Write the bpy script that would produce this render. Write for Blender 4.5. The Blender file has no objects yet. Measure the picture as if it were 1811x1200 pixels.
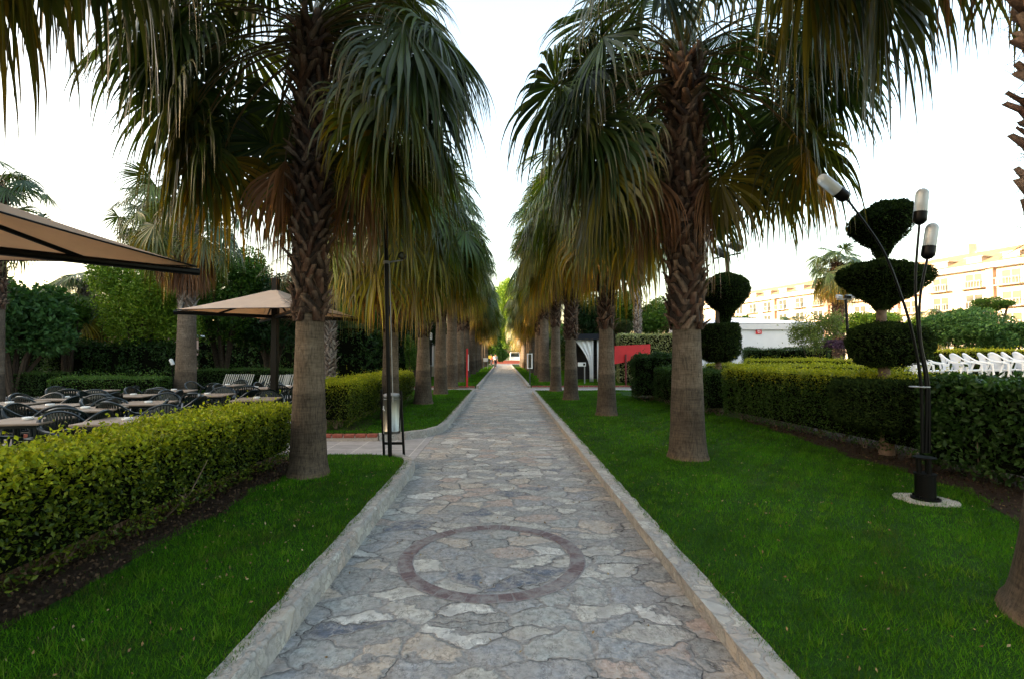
import bpy, math, random
import numpy as np
from mathutils import Vector, Matrix

# ------------------------------------------------------------------ camera, sky, sun
SC = bpy.context.scene
C = SC.collection
R = math.radians
F, CX, CY, HZ, VX = 875.0, 905.5, 600.0, 627.0, 890.5
CAM = Vector((0, 0, 1.6))
cam_d = bpy.data.cameras.new("camera"); cam = bpy.data.objects.new("camera", cam_d); C.objects.link(cam)
SC.camera = cam
cam_d.sensor_width = 36; cam_d.lens = 36 * F / 1811; cam_d.clip_end = 2000; cam_d.clip_start = 0.05
PITCH, YAW = math.atan((HZ - CY) / F), -math.atan((CX - VX) / F)
cam.location = CAM; cam.rotation_euler = (R(90) + PITCH, 0, YAW)
CM = cam.rotation_euler.to_matrix()

SUN_EL, SUN_AZ = R(8.0), R(-100)      # azimuth from +Y (the path direction), clockwise
w = bpy.data.worlds.new("World"); SC.world = w; w.use_nodes = True
nt = w.node_tree; bg = nt.nodes["Background"]
sky = nt.nodes.new("ShaderNodeTexSky"); sky.sky_type = 'NISHITA'; sky.sun_disc = False
sky.sun_elevation = SUN_EL; sky.sun_rotation = SUN_AZ; sky.air_density = 1.0; sky.dust_density = 4.0; sky.ozone_density = .6
tn = nt.nodes.new("ShaderNodeMix"); tn.data_type = 'RGBA'; tn.blend_type = 'MULTIPLY'; tn.inputs[0].default_value = 1; tn.inputs[7].default_value = (1.05, .97, .89, 1)
nt.links.new(sky.outputs[0], tn.inputs[6]); nt.links.new(tn.outputs[2], bg.inputs[0]); bg.inputs[1].default_value = 0.15
sd = bpy.data.lights.new("sun", 'SUN'); sun = bpy.data.objects.new("sun", sd); C.objects.link(sun)
sd.energy = 2.0; sd.angle = R(0.6); sd.color = (1.0, 0.84, 0.64)
sv = Vector((math.sin(SUN_AZ) * math.cos(SUN_EL), math.cos(SUN_AZ) * math.cos(SUN_EL), math.sin(SUN_EL)))
sun.rotation_euler = sv.to_track_quat('Z', 'Y').to_euler()
SC.view_settings.view_transform = 'Standard'; SC.view_settings.look = 'None'
SC.view_settings.exposure = 3.15; SC.view_settings.gamma = 1.0
SC.cycles.max_bounces = 6; SC.cycles.transparent_max_bounces = 8
SC.cycles.sample_clamp_indirect = 6

# ------------------------------------------------------------------ helpers
def ray(px, py):
    return CM @ Vector(((px - CX) / F, (CY - py) / F, -1))
def P(px, py, Y):                      # photo pixel at a distance along the path
    d = ray(px, py); return CAM + d * (Y / d.y)
def G(px, py, z=0.12):                 # photo pixel on a level surface
    d = ray(px, py); return CAM + d * ((z - CAM.z) / d.z)

def link(o, parent=None):
    C.objects.link(o)
    if parent is not None: o.parent = parent
    return o
def tag(o, label=None, cat=None, group=None, kind=None):
    if label: o['label'] = label
    if cat: o['category'] = cat
    if group: o['group'] = group
    if kind: o['kind'] = kind
    return o
def thing(name, label, cat, loc=(0, 0, 0), rz=0, group=None):
    o = bpy.data.objects.new(name, None); C.objects.link(o)
    o.location = loc; o.rotation_euler = (0, 0, rz); o.empty_display_size = .1
    return tag(o, label, cat, group)
def copy_tree(o, parent=None):
    c = o.copy(); C.objects.link(c)
    c.parent = parent
    for ch in [k for k in KIDS(o)]: copy_tree(ch, c)
    return c
def KIDS(o):
    return [k for k in C.objects if k.parent == o]

def mesh_np(name, V, T=None, Q=None, col=None, mat=None, parent=None, smooth=False, mesh_only=False):
    V = np.asarray(V, dtype=np.float32).reshape(-1, 3)
    nT = 0 if T is None else len(T); nQ = 0 if Q is None else len(Q)
    loops = np.concatenate([np.asarray(a, dtype=np.int32).ravel() for a in (T, Q) if a is not None and len(a)])
    ls = np.concatenate([np.arange(nT) * 3, nT * 3 + np.arange(nQ) * 4]).astype(np.int32)
    me = bpy.data.meshes.new(name)
    me.vertices.add(len(V)); me.vertices.foreach_set("co", V.ravel())
    me.loops.add(len(loops)); me.loops.foreach_set("vertex_index", loops)
    me.polygons.add(nT + nQ); me.polygons.foreach_set("loop_start", ls)
    if smooth: me.polygons.foreach_set("use_smooth", np.ones(nT + nQ, dtype=bool))
    if col is not None:
        a = me.color_attributes.new("Col", 'FLOAT_COLOR', 'POINT')
        c4 = np.ones((len(V), 4), dtype=np.float32); c4[:, :3] = col
        a.data.foreach_set("color", c4.ravel())
    me.update(calc_edges=True); me.validate(verbose=False)
    if mat: me.materials.append(mat)
    if mesh_only: return me
    return link(bpy.data.objects.new(name, me), parent)

class MB:
    """collects solid shapes and links them as one mesh object"""
    def __init__(s): s.v = []; s.f = []
    def add(s, v, f):
        o = len(s.v); s.v += [tuple(x) for x in v]; s.f += [tuple(i + o for i in q) for q in f]; return s
    def box(s, c, d, rz=0, m=None, taper=1.0):
        c = Vector(c); hx, hy, hz = d[0] / 2, d[1] / 2, d[2] / 2
        M = (m if m is not None else Matrix.Rotation(rz, 3, 'Z'))
        vs = []
        for z in (-1, 1):
            t = taper if z > 0 else 1
            for x, y in ((-1, -1), (1, -1), (1, 1), (-1, 1)):
                vs.append(c + M @ Vector((x * hx * t, y * hy * t, z * hz)))
        return s.add(vs, [(3, 2, 1, 0), (4, 5, 6, 7), (0, 1, 5, 4), (1, 2, 6, 5), (2, 3, 7, 6), (3, 0, 4, 7)])
    def tube(s, pts, r, n=8, cap=True):
        pts = [Vector(p) for p in pts]; N = len(pts)
        rs = r if isinstance(r, (list, tuple)) else [r] * N
        vs = []; ref = None
        for i, p in enumerate(pts):
            d = (pts[min(i + 1, N - 1)] - pts[max(i - 1, 0)]).normalized()
            if ref is None: ref = Vector((0, 0, 1)) if abs(d.z) < .9 else Vector((1, 0, 0))
            u = (ref - d * ref.dot(d)).normalized(); ref = u; w_ = d.cross(u)
            for k in range(n):
                a = 2 * math.pi * k / n
                vs.append(p + (u * math.cos(a) + w_ * math.sin(a)) * rs[i])
        f = []
        for i in range(N - 1):
            for k in range(n):
                k2 = (k + 1) % n
                f.append((i * n + k, i * n + k2, (i + 1) * n + k2, (i + 1) * n + k))
        if cap: f.append(tuple(range(n - 1, -1, -1))); f.append(tuple((N - 1) * n + k for k in range(n)))
        return s.add(vs, f)
    def lathe(s, prof, c=(0, 0, 0), n=24, m=None):
        c = Vector(c); vs = []; M = m or Matrix.Identity(3)
        for r, z in prof:
            for k in range(n):
                a = 2 * math.pi * k / n; vs.append(c + M @ Vector((r * math.cos(a), r * math.sin(a), z)))
        f = []
        for i in range(len(prof) - 1):
            for k in range(n):
                k2 = (k + 1) % n; f.append((i * n + k, i * n + k2, (i + 1) * n + k2, (i + 1) * n + k))
        f.append(tuple(range(n - 1, -1, -1))); f.append(tuple((len(prof) - 1) * n + k for k in range(n)))
        return s.add(vs, f)
    def prism(s, poly, z0, z1):
        n = len(poly); a = sum(poly[i][0] * poly[(i + 1) % n][1] - poly[(i + 1) % n][0] * poly[i][1] for i in range(n))
        if a < 0: poly = poly[::-1]
        vs = [(x, y, z0) for x, y in poly] + [(x, y, z1) for x, y in poly]
        return s.add(vs, [tuple(range(n - 1, -1, -1)), tuple(range(n, 2 * n))] + [(i, (i + 1) % n, n + (i + 1) % n, n + i) for i in range(n)])
    def mesh(s, name, mat):
        me = bpy.data.meshes.new(name); me.from_pydata(s.v, [], s.f); me.update()
        me.materials.append(mat); return me
    def build(s, name, mat, parent=None, smooth=False, bevel=0, loc=None):
        me = s.mesh(name, mat)
        if smooth: me.polygons.foreach_set("use_smooth", [True] * len(me.polygons))
        o = link(bpy.data.objects.new(name, me), parent)
        if smooth:
            try: me.set_sharp_from_angle(angle=R(40))
            except Exception: pass
        if bevel:
            b = o.modifiers.new("b", 'BEVEL'); b.width = bevel; b.segments = 2; b.limit_method = 'ANGLE'
        if loc is not None: o.location = loc
        return o

# ------------------------------------------------------------------ materials
class NT:
    def __init__(s, name):
        s.m = bpy.data.materials.new(name); s.m.use_nodes = True; s.t = s.m.node_tree; s.t.nodes.clear()
        s.out = s.n("ShaderNodeOutputMaterial")
    def n(s, ty, **kw):
        x = s.t.nodes.new(ty)
        for k, v in kw.items():
            if k.startswith("i_"):
                key = k[2:]; key = int(key) if key.isdigit() else key.replace("_", " ")
                s.set(x.inputs[key], v)
            else: setattr(x, k, v)
        return x
    def set(s, inp, v):
        if isinstance(v, bpy.types.NodeSocket): s.t.links.new(v, inp)
        elif isinstance(v, (tuple, list)) and len(v) == 3 and inp.type == 'RGBA': inp.default_value = (*v, 1)
        else: inp.default_value = v
    def coord(s, scale=(1, 1, 1), obj=True):
        tc = s.n("ShaderNodeTexCoord"); mp = s.n("ShaderNodeMapping"); s.set(mp.inputs[0], tc.outputs['Object' if obj else 'Generated'])
        mp.inputs['Scale'].default_value = scale; return mp.outputs[0]
    def world(s, scale=(1, 1, 1)):
        g = s.n("ShaderNodeNewGeometry"); mp = s.n("ShaderNodeMapping"); s.set(mp.inputs[0], g.outputs['Position'])
        mp.inputs['Scale'].default_value = scale; return mp.outputs[0]
    def noise(s, vec, scale, detail=4, rough=.55, out='Fac'):
        x = s.n("ShaderNodeTexNoise"); s.set(x.inputs['Vector'], vec); x.inputs['Scale'].default_value = scale
        x.inputs['Detail'].default_value = detail; x.inputs['Roughness'].default_value = rough
        return x.outputs[out]
    def ramp(s, fac, stops, interp='LINEAR'):
        x = s.n("ShaderNodeValToRGB"); x.color_ramp.interpolation = interp; s.set(x.inputs[0], fac)
        e = x.color_ramp.elements
        while len(e) < len(stops): e.new(.5)
        for k, (p, c) in enumerate(stops):
            e[k].position = p; e[k].color = (*c, 1) if isinstance(c, (tuple, list)) else (c, c, c, 1)
        return x.outputs[0]
    def mix(s, fac, a, b, blend='MIX'):
        x = s.n("ShaderNodeMix"); x.data_type = 'RGBA'; x.blend_type = blend
        s.set(x.inputs[0], fac); s.set(x.inputs[6], a); s.set(x.inputs[7], b); return x.outputs[2]
    def math(s, op, a, b=0.5):
        x = s.n("ShaderNodeMath"); x.operation = op; s.set(x.inputs[0], a); s.set(x.inputs[1], b); return x.outputs[0]
    def bump(s, h, strength=.5, dist=.02, normal=None):
        x = s.n("ShaderNodeBump"); s.set(x.inputs['Height'], h); x.inputs['Strength'].default_value = strength
        x.inputs['Distance'].default_value = dist
        if normal is not None: s.set(x.inputs['Normal'], normal)
        return x.outputs[0]
    def pbr(s, color, rough=.7, metal=0, normal=None, spec=.5, **kw):
        b = s.n("ShaderNodeBsdfPrincipled"); s.set(b.inputs['Base Color'], color); s.set(b.inputs['Roughness'], rough)
        b.inputs['Metallic'].default_value = metal; b.inputs['Specular IOR Level'].default_value = spec
        if normal is not None: s.set(b.inputs['Normal'], normal)
        for k, v in kw.items(): s.set(b.inputs[k.replace("_", " ")], v)
        s.t.links.new(b.outputs[0], s.out.inputs[0]); return s.m

def plain(name, c, rough=.6, metal=0, var=.25, scale=6, spec=.5, bump=.1, bs=60):
    m = NT(name); v = m.coord(); f = m.noise(v, scale, 5)
    c0 = tuple(x * (1 - var) for x in c); c1 = tuple(min(1, x * (1 + var)) for x in c)
    nb = m.bump(m.noise(v, bs, 3), bump, .01)
    return m.pbr(m.ramp(f, [(.3, c0), (.7, c1)]), rough, metal, nb, spec)

def leafmat(name, trans=.35, rough=.5, gloss=.06, tint=(1.2, 1.25, .5)):
    m = NT(name); a = m.n("ShaderNodeAttribute", attribute_name="Col")
    b = m.n("ShaderNodeBsdfPrincipled"); m.set(b.inputs['Base Color'], a.outputs['Color']); b.inputs['Roughness'].default_value = rough
    b.inputs['Specular IOR Level'].default_value = gloss * 3
    t = m.n("ShaderNodeBsdfTranslucent"); m.set(t.inputs[0], m.mix(1.0, a.outputs['Color'], tint, 'MULTIPLY'))
    x = m.n("ShaderNodeMixShader"); x.inputs[0].default_value = trans
    m.t.links.new(b.outputs[0], x.inputs[1]); m.t.links.new(t.outputs[0], x.inputs[2]); m.t.links.new(x.outputs[0], m.out.inputs[0])
    return m.m

def stone_mat(name, scale=3.2, warm=0, kerb=False):
    m = NT(name); w0 = m.world((1, 1, 1))
    wob = m.noise(w0, 3.0, 3, .6, 'Color')
    off = m.n("ShaderNodeVectorMath", operation='MULTIPLY_ADD'); m.set(off.inputs[0], wob); off.inputs[1].default_value = (.34, .34, .34); m.set(off.inputs[2], w0)
    wob2 = m.noise(w0, 16.0, 3, .6, 'Color')
    off2 = m.n("ShaderNodeVectorMath", operation='MULTIPLY_ADD'); m.set(off2.inputs[0], wob2); off2.inputs[1].default_value = (.06, .06, .06); m.set(off2.inputs[2], off.outputs[0])
    sc = m.n("ShaderNodeMapping"); m.set(sc.inputs[0], off2.outputs[0]); sc.inputs['Scale'].default_value = (.68, 1.12, 1) if not kerb else (1, 1, 1)
    def vor(feature):
        v = m.n("ShaderNodeTexVoronoi", feature=feature); v.voronoi_dimensions = '3D' if kerb else '2D'
        m.set(v.inputs['Vector'], sc.outputs[0]); v.inputs['Scale'].default_value = scale; v.inputs['Randomness'].default_value = .95
        return v
    edge = vor('DISTANCE_TO_EDGE').outputs['Distance']; cell = vor('F1').outputs['Color']
    sep = m.n("ShaderNodeSeparateColor"); m.set(sep.inputs[0], cell)
    stone = m.ramp(sep.outputs[0], [(0, (.22, .225, .22)), (.13, (.36, .345, .31)), (.26, (.25, .255, .265)), (.38, (.38, .325, .27)), (.48, (.29, .30, .29)),
                                    (.60, (.43, .415, .375)), (.72, (.35, .27, .23)), (.82, (.23, .24, .25)), (.90, (.10, .115, .15)), (.945, (.50, .49, .46))], 'CONSTANT')
    if kerb: stone = m.mix(.40, stone, (.52, .47, .40) if warm > .3 else (.44, .42, .38))
    fine = m.noise(w0, 22, 8, .72); big = m.noise(w0, 7, 5, .6)
    stone = m.mix(m.ramp(big, [(.42, 0.0), (.70, .5)]), stone, (.31, .26, .205))
    stone = m.mix(.85, stone, m.ramp(fine, [(.25, .55), (.45, .92), (.6, 1.05), (.78, 1.3)] if kerb else [(.28, .20), (.43, .85), (.56, 1.30), (.72, 2.1)]), 'MULTIPLY')
    vein = m.math('ABSOLUTE', m.math('SUBTRACT', m.noise(w0, 4.5, 7, .68), .5))
    stone = m.mix(m.ramp(vein, [(.004, .55), (.022, 0.0)]), stone, (.42, .40, .37))
    vein2 = m.math('ABSOLUTE', m.math('SUBTRACT', m.noise(m.world((1.3, .7, 1)), 6.5, 6, .65), .48))
    stone = m.mix(m.ramp(vein2, [(.003, .6), (.018, 0.0)]), stone, (.10, .095, .09))
    jit = m.noise(w0, 11, 5, .65)
    ev = m.math('ADD', edge, m.math('MULTIPLY', m.math('SUBTRACT', jit, .52), .30))
    joint = m.ramp(ev, [(.045, 1.0), (.075, 0.0)])
    mort = m.ramp(m.noise(w0, 40, 5, .7), [(.3, (.25, .23, .21)), (.7, (.36, .335, .31))] if kerb else [(.3, (.13, .124, .12)), (.7, (.36, .345, .33))])
    c = m.mix(joint, stone, mort)
    # dark open crack inside the joints, only here and there
    crack = 0.0 if kerb else m.math('MULTIPLY', m.ramp(edge, [(.006, 1.0), (.020, 0.0)]), m.ramp(m.noise(w0, 2.2, 3), [(.48, 0.0), (.57, 1.0)]))
    c = m.mix(m.math('MULTIPLY', crack, .95), c, (.018, .017, .017))
    # smears of dry mortar over the stones
    smear = m.ramp(m.noise(w0, 5.5, 8, .7), [(.49, 0.0), (.62, .75)])
    c = m.mix(smear, c, m.ramp(fine, [(.3, (.18, .172, .165)), (.7, (.37, .355, .34))]))
    h = m.math('ADD', m.math('MULTIPLY', m.ramp(ev, [(.02, 0.0), (.10, 1.0)]), 1.0), m.math('MULTIPLY', fine, .8))
    h = m.math('SUBTRACT', h, m.math('MULTIPLY', crack, 1.5))
    return m.pbr(c, .78, 0, m.bump(h, .75, .012), .35)

def bark_mat(name, boots=False):
    m = NT(name); v = m.coord()
    if boots:
        a = m.n("ShaderNodeAttribute", attribute_name="Col")
        vs = m.coord((1, 1, .15)); f = m.noise(vs, 60, 5, .6); g = m.noise(v, 9, 4)
        c = m.mix(.8, a.outputs['Color'], m.ramp(f, [(.3, .4), (.7, 1.35)]), 'MULTIPLY')
        c = m.mix(.5, c, m.ramp(g, [(.35, .5), (.65, 1.3)]), 'MULTIPLY')
        return m.pbr(c, .75, 0, m.bump(f, .8, .01), .3)
    vs = m.coord((1, 1, .18)); fv = m.noise(vs, 55, 6, .65)
    vh = m.coord((.12, .12, 1)); fh = m.noise(vh, 45, 5, .6)
    g = m.noise(v, 2.2, 4)
    vg = m.ramp(m.noise(m.coord((.05, .05, 1)), 3.0, 3), [(.4, .8), (.6, 1.12)])
    base = m.ramp(g, [(.3, (.092, .068, .047)), (.6, (.142, .110, .080)), (.75, (.185, .150, .115))])
    c = m.mix(.9, base, m.ramp(fv, [(.36, .42), (.5, .95), (.7, 1.25)]), 'MULTIPLY')
    c = m.mix(.6, c, m.ramp(fh, [(.36, .5), (.55, 1.05)]), 'MULTIPLY'); c = m.mix(.8, c, vg, 'MULTIPLY')
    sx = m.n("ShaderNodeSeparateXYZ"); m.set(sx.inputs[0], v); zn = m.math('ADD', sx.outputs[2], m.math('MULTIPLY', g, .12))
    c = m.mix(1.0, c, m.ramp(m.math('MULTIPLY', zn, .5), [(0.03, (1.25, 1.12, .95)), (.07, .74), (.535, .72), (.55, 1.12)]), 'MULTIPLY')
    h = m.math('ADD', fv, m.math('MULTIPLY', fh, .8))
    return m.pbr(c, .85, 0, m.bump(h, .9, .015), .2)

def grass_ground():
    m = NT("lawn_soil"); v = m.world()
    c = m.ramp(m.noise(v, 30, 6, .7), [(.3, (.008, .022, .003)), (.6, (.018, .060, .004)), (.8, (.05, .06, .02))])
    return m.pbr(c, .9, 0, m.bump(m.noise(v, 60, 4), .6, .02), .1)

def soil_mat():
    m = NT("soil"); v = m.world(); f = m.noise(v, 18, 8, .75); k = m.noise(v, 90, 3)
    c = m.ramp(f, [(.3, (.022, .014, .010)), (.55, (.05, .032, .022)), (.75, (.10, .07, .05))])
    return m.pbr(c, .95, 0, m.bump(m.math('ADD', f, k), 1.0, .03), .1)

def tile_mat():
    m = NT("paving"); v = m.world()
    b = m.n("ShaderNodeTexBrick"); m.set(b.inputs['Vector'], v); b.offset = 0; b.inputs['Scale'].default_value = 1
    b.inputs['Brick Width'].default_value = .5; b.inputs['Row Height'].default_value = .5; b.inputs['Mortar Size'].default_value = .008
    for k, c in (('Color1', (.27, .26, .26)), ('Color2', (.34, .325, .32)), ('Mortar', (.50, .47, .45))): b.inputs[k].default_value = (*c, 1)
    c = m.mix(.7, b.outputs['Color'], m.ramp(m.noise(v, 5, 7, .7), [(.3, .7), (.7, 1.2)]), 'MULTIPLY')
    return m.pbr(c, .8, 0, m.bump(m.noise(v, 80, 3), .3, .005), .3)

def terrain_mat():
    m = NT("terrain"); v = m.world()
    c = m.ramp(m.noise(v, .35, 8, .65), [(.35, (.05, .08, .025)), (.6, (.12, .11, .06))])
    return m.pbr(c, .95, 0, None, .1)

M_STONE = stone_mat("flagstone", 4.7); M_KERB = stone_mat("kerb_stone", 6.5, .42, True)
M_KERB2 = stone_mat("kerb_stone_grey", 6.5, .15, True)
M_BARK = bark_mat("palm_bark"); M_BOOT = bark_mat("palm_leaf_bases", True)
M_FROND = leafmat("palm_leaf", .32, .38, .14, (1.35, 1.15, .30)); M_LEAF = leafmat("hedge_leaf", .30, .45, .07); M_BLADE = leafmat("grass_blade", .35, .6, .03, (1.1, 1.2, .5))
M_SOFT = leafmat("conifer_leaf", .12, .8, .02)
M_LAWN = grass_ground(); M_SOIL = soil_mat(); M_TILE = tile_mat(); M_TERR = terrain_mat()
M_TWIG = plain("twig", (.055, .042, .028), .9, 0, .4); M_CORE = plain("dark_core", (.004, .005, .0025), 1, 0, .4, 12, .02, .8, 20)  # M_CORE: near-black solid filling added to block light inside hedges and topiary
M_WOOD = plain("tree_bark", (.05, .037, .027), .9, 0, .4, 12, .2, .8, 25)
M_PALEWOOD = plain("topiary_bark", (.17, .12, .09), .9, 0, .35, 14, .2, .8, 30)
M_BLACK = plain("black_metal", (.003, .0032, .0035), .4, 0, .3, 10, .15, .05, 80)
M_STEEL = plain("brushed_steel", (.20, .205, .20), .30, 1.0, .15, 4, .5, .05, 40)
M_GREY = plain("grey_metal", (.30, .31, .32), .45, .3, .1)
M_BRICK = plain("brick", (.24, .065, .045), .75, 0, .35, 25, .4, .4, 60); M_MORT = plain("mortar", (.34, .31, .28), .9, 0, .2, 30)
def ringmat():
    m = NT("worn_ring_brick"); v = m.coord(); c = m.ramp(m.noise(v, 26, 5, .7), [(.3, (.10, .070, .074)), (.7, (.175, .128, .130))])
    c = m.mix(m.ramp(m.noise(v, 5, 6, .7), [(.46, 0.0), (.60, .85)]), c, (.25, .238, .232)); return m.pbr(c, .88, 0, m.bump(m.noise(v, 60, 5), .8, .01), .25)
M_RING = ringmat()
M_OLDBRICK = plain("worn_brick", (.150, .108, .112), .85, 0, .55, 16, .3, .6, 50)
M_GREEN = plain("green_plastic", (.002, .008, .008), .28, 0, .2, 3, .35, .02, 50)
M_WHITE = plain("white_plastic", (.78, .79, .80), .35, 0, .04, 3, .5, .02, 50)
M_TABLE = plain("table_wood", (.24, .185, .14), .55, 0, .2, 5, .2, .1, 50)
M_CONC = plain("concrete", (.42, .37, .31), .85, 0, .25, 14, .3, .4, 60)
M_WALLW = plain("white_wall", (.72, .72, .74), .6, 0, .05, 1.5, .3, .05); M_WALLC = plain("cream_wall", (.42, .35, .28), .8, 0, .08, .5, .2, .1)
M_PINK = plain("pink_wall", (.62, .40, .32), .8, 0, .08, .6, .2, .1)
M_ROOF = plain("roof_tile", (.30, .21, .12), .8, 0, .3, 2, .2, .4, 8)
M_GLASS = plain("window_glass", (.03, .04, .045), .08, 0, .1, 1, .8, .0)
M_RED = plain("red_paint", (.55, .018, .025), .45, 0, .12, 3, .4, .05); M_YEL = plain("yellow_sign", (.62, .48, .08), .5, 0, .05)
M_SKIN = plain("skin", (.45, .27, .19), .6, 0, .05); M_SHIRT = plain("white_shirt", (.75, .73, .76), .8, 0, .05)
M_TROUS = plain("dark_trousers", (.02, .02, .03), .8, 0, .1); M_HAIR = plain("dark_hair", (.015, .012, .01), .7, 0, .1)
M_CLOTHR = plain("red_cloth", (.35, .04, .05), .8, 0, .1)
def canvas_mat():
    m = NT("canvas"); v = m.coord(); c = m.ramp(m.noise(v, 3, 6, .7), [(.3, (.64, .54, .45)), (.7, (.73, .63, .53))])
    b = m.n("ShaderNodeBsdfDiffuse"); m.set(b.inputs[0], c); t = m.n("ShaderNodeBsdfTranslucent"); m.set(t.inputs[0], m.mix(1, c, (1.0, .84, .62), 'MULTIPLY'))
    wv = m.noise(m.coord((1, 40, 1)), 14, 2); m.set(b.inputs['Normal'], m.bump(wv, .2, .004))
    x = m.n("ShaderNodeMixShader"); x.inputs[0].default_value = .5
    m.t.links.new(b.outputs[0], x.inputs[1]); m.t.links.new(t.outputs[0], x.inputs[2]); m.t.links.new(x.outputs[0], m.out.inputs[0]); return m.m
M_CANVAS = canvas_mat()
def glow_glass():
    m = NT("frosted_glass"); return m.pbr((.60, .64, .68), .3, 0, None, .5, Transmission_Weight=.35)
M_FROST = glow_glass()

# ------------------------------------------------------------------ foliage generators (numpy)
def unit(a): return a / np.maximum(np.linalg.norm(a, axis=-1, keepdims=True), 1e-9)
def leaves(rng, pts, nrm, size, cols, aspect=.5, spread=.9, fold=.25, size_var=.35, down=0.0):
    """a folded two-faced leaf at every point; returns V, T, col"""
    n = len(pts)
    ax = unit(nrm * (1 - spread * .5) + rng.normal(size=(n, 3)) * spread * .8 + np.array([0, 0, -down]))
    up = unit(np.cross(ax, rng.normal(size=(n, 3)))); side = np.cross(ax, up)
    L = (size * (1 + size_var * rng.uniform(-1, 1, n)))[:, None]; W = L * aspect * .5
    base = pts - ax * L * .3
    tip = base + ax * L; mid = base + ax * L * .45
    l = mid + side * W + up * W * fold * 2; r = mid - side * W + up * W * fold * 2
    V = np.stack([base, l, tip, r], 1).reshape(-1, 3); k = np.arange(n)[:, None] * 4
    T = np.concatenate([k + np.array([0, 1, 2]), k + np.array([0, 2, 3])])
    return V, T, np.repeat(cols, 4, axis=0)
def pick(rng, n, pal, jit=.25):
    pal = np.array(pal); c = pal[rng.integers(0, len(pal), n)]
    t = rng.uniform(0, 1, (n, 1)); c2 = pal[rng.integers(0, len(pal), n)]
    return (c * t + c2 * (1 - t)) * (1 + jit * rng.uniform(-1, 1, (n, 1)))
def lump(p, s, k=0):                  # cheap smooth 3-D noise, about -1..1
    a = np.sin(p[:, 0] * s * 1.7 + 1.3 + k) * np.sin(p[:, 1] * s * 1.3 + 2.1 * k) + np.sin(p[:, 2] * s * 1.9 + p[:, 0] * s * .8 + k) * .7
    b = np.sin(p[:, 0] * s * 3.9 - p[:, 1] * s * 3.1 + k * 3) * .5 + np.sin(p[:, 1] * s * 4.3 + p[:, 2] * s * 3.7) * .4
    return (a + b) / 1.8

def blades(rng, X, Y, z, h, wd, pal, lean=.5):
    n = len(X); a = rng.uniform(0, 2 * np.pi, n); hh = h * rng.uniform(.5, 1.3, n)
    base = np.stack([X, Y, np.full(n, z) if np.isscalar(z) else z], 1)
    d = np.stack([np.cos(a), np.sin(a), np.zeros(n)], 1) * (wd * .5)[:, None]
    ln = rng.normal(size=(n, 3)) * lean; ln[:, 2] = 1
    tip = base + unit(ln) * hh[:, None]
    V = np.stack([base - d, base + d, tip], 1).reshape(-1, 3)
    T = np.arange(n * 3).reshape(-1, 3)
    return V, T, np.repeat(pick(rng, n, pal, .3), 3, axis=0)

def in_poly(X, Y, poly):
    r = np.zeros(len(X), bool); n = len(poly)
    for i in range(n):
        x1, y1 = poly[i]; x2, y2 = poly[(i + 1) % n]
        c = ((y1 > Y) != (y2 > Y)) & (X < (x2 - x1) * (Y - y1) / ((y2 - y1) if y2 != y1 else 1e-9) + x1)
        r ^= c
    return r

# ------------------------------------------------------------------ THE SETTING
MB().box((0, 150, -.55), (900, 900, 1)).build("terrain", M_TERR)['kind'] = 'structure'     # top at -.05
o = MB().prism([(-1.36, -4), (1.36, -4), (1.36, 80), (-1.36, 80)], -.045, 0.0).build("path", M_STONE); o['kind'] = 'structure'
o = MB().prism([(-1.5, -10), (-1.5, -4.1), (1.5, -4.1), (1.5, -10)], -.045, 0.0).build("path", M_STONE); o['kind'] = 'structure'
# stretches of paving: side paths, café terrace, plaza at the far end
MB().prism([(-14, 7.0), (-1.37, 7.0), (-1.37, 10.4), (-14, 10.4)], -.045, -.004).build("side_path", M_TILE)['kind'] = 'structure'
MB().prism([(-30, 1), (-14.01, 1), (-14.01, 20), (-30, 20)], -.045, -.008).build("cafe_terrace", M_TILE)['kind'] = 'structure'
MB().prism([(-14, 1), (-3.9, 1), (-3.9, 6.99), (-14, 6.99)], -.045, -.006).build("cafe_terrace", M_TILE)['kind'] = 'structure'
MB().prism([(-14, 10.41), (-4.2, 10.41), (-4.2, 20), (-14, 20)], -.045, -.006).build("cafe_terrace", M_TILE)['kind'] = 'structure'
MB().prism([(-9, 21.3), (-1.37, 21.3), (-1.37, 23.6), (-9, 23.6)], -.045, -.004).build("side_path", M_TILE)['kind'] = 'structure'
MB().prism([(1.37, 20.9), (12, 20.9), (12, 23.9), (1.37, 23.9)], -.045, -.004).build("side_path", M_TILE)['kind'] = 'structure'
MB().prism([(-25, 80.1), (25, 80.1), (25, 110), (-25, 110)], -.045, -.004).build("plaza", M_TILE)['kind'] = 'structure'

lawns = {
 'A': [(-3.85, -3), (-1.34, -3), (-1.34, 6.85), (-1.42, 7.15), (-1.62, 7.38), (-2.0, 7.5), (-3.85, 7.5)],
 'B': [(-4.15, 9.62), (-2.3, 9.50), (-1.75, 9.75), (-1.45, 10.15), (-1.34, 10.7), (-1.34, 21.2), (-4.15, 21.2)],
 'C': [(-7.5, 23.75), (-1.34, 23.75), (-1.34, 79), (-7.5, 79)],
 'D': [(1.34, -3), (7.6, -3), (7.6, 20.8), (1.34, 20.8)],
 'E': [(1.34, 24.05), (9, 24.05), (9, 79), (1.34, 79)],
 'F': [(-24, 20.2), (-7.6, 20.2), (-7.6, 36), (-24, 36)],
}
for k, poly in lawns.items():
    MB().prism(poly, -.045, .115).build("lawn", M_LAWN)['kind'] = 'structure'
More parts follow.
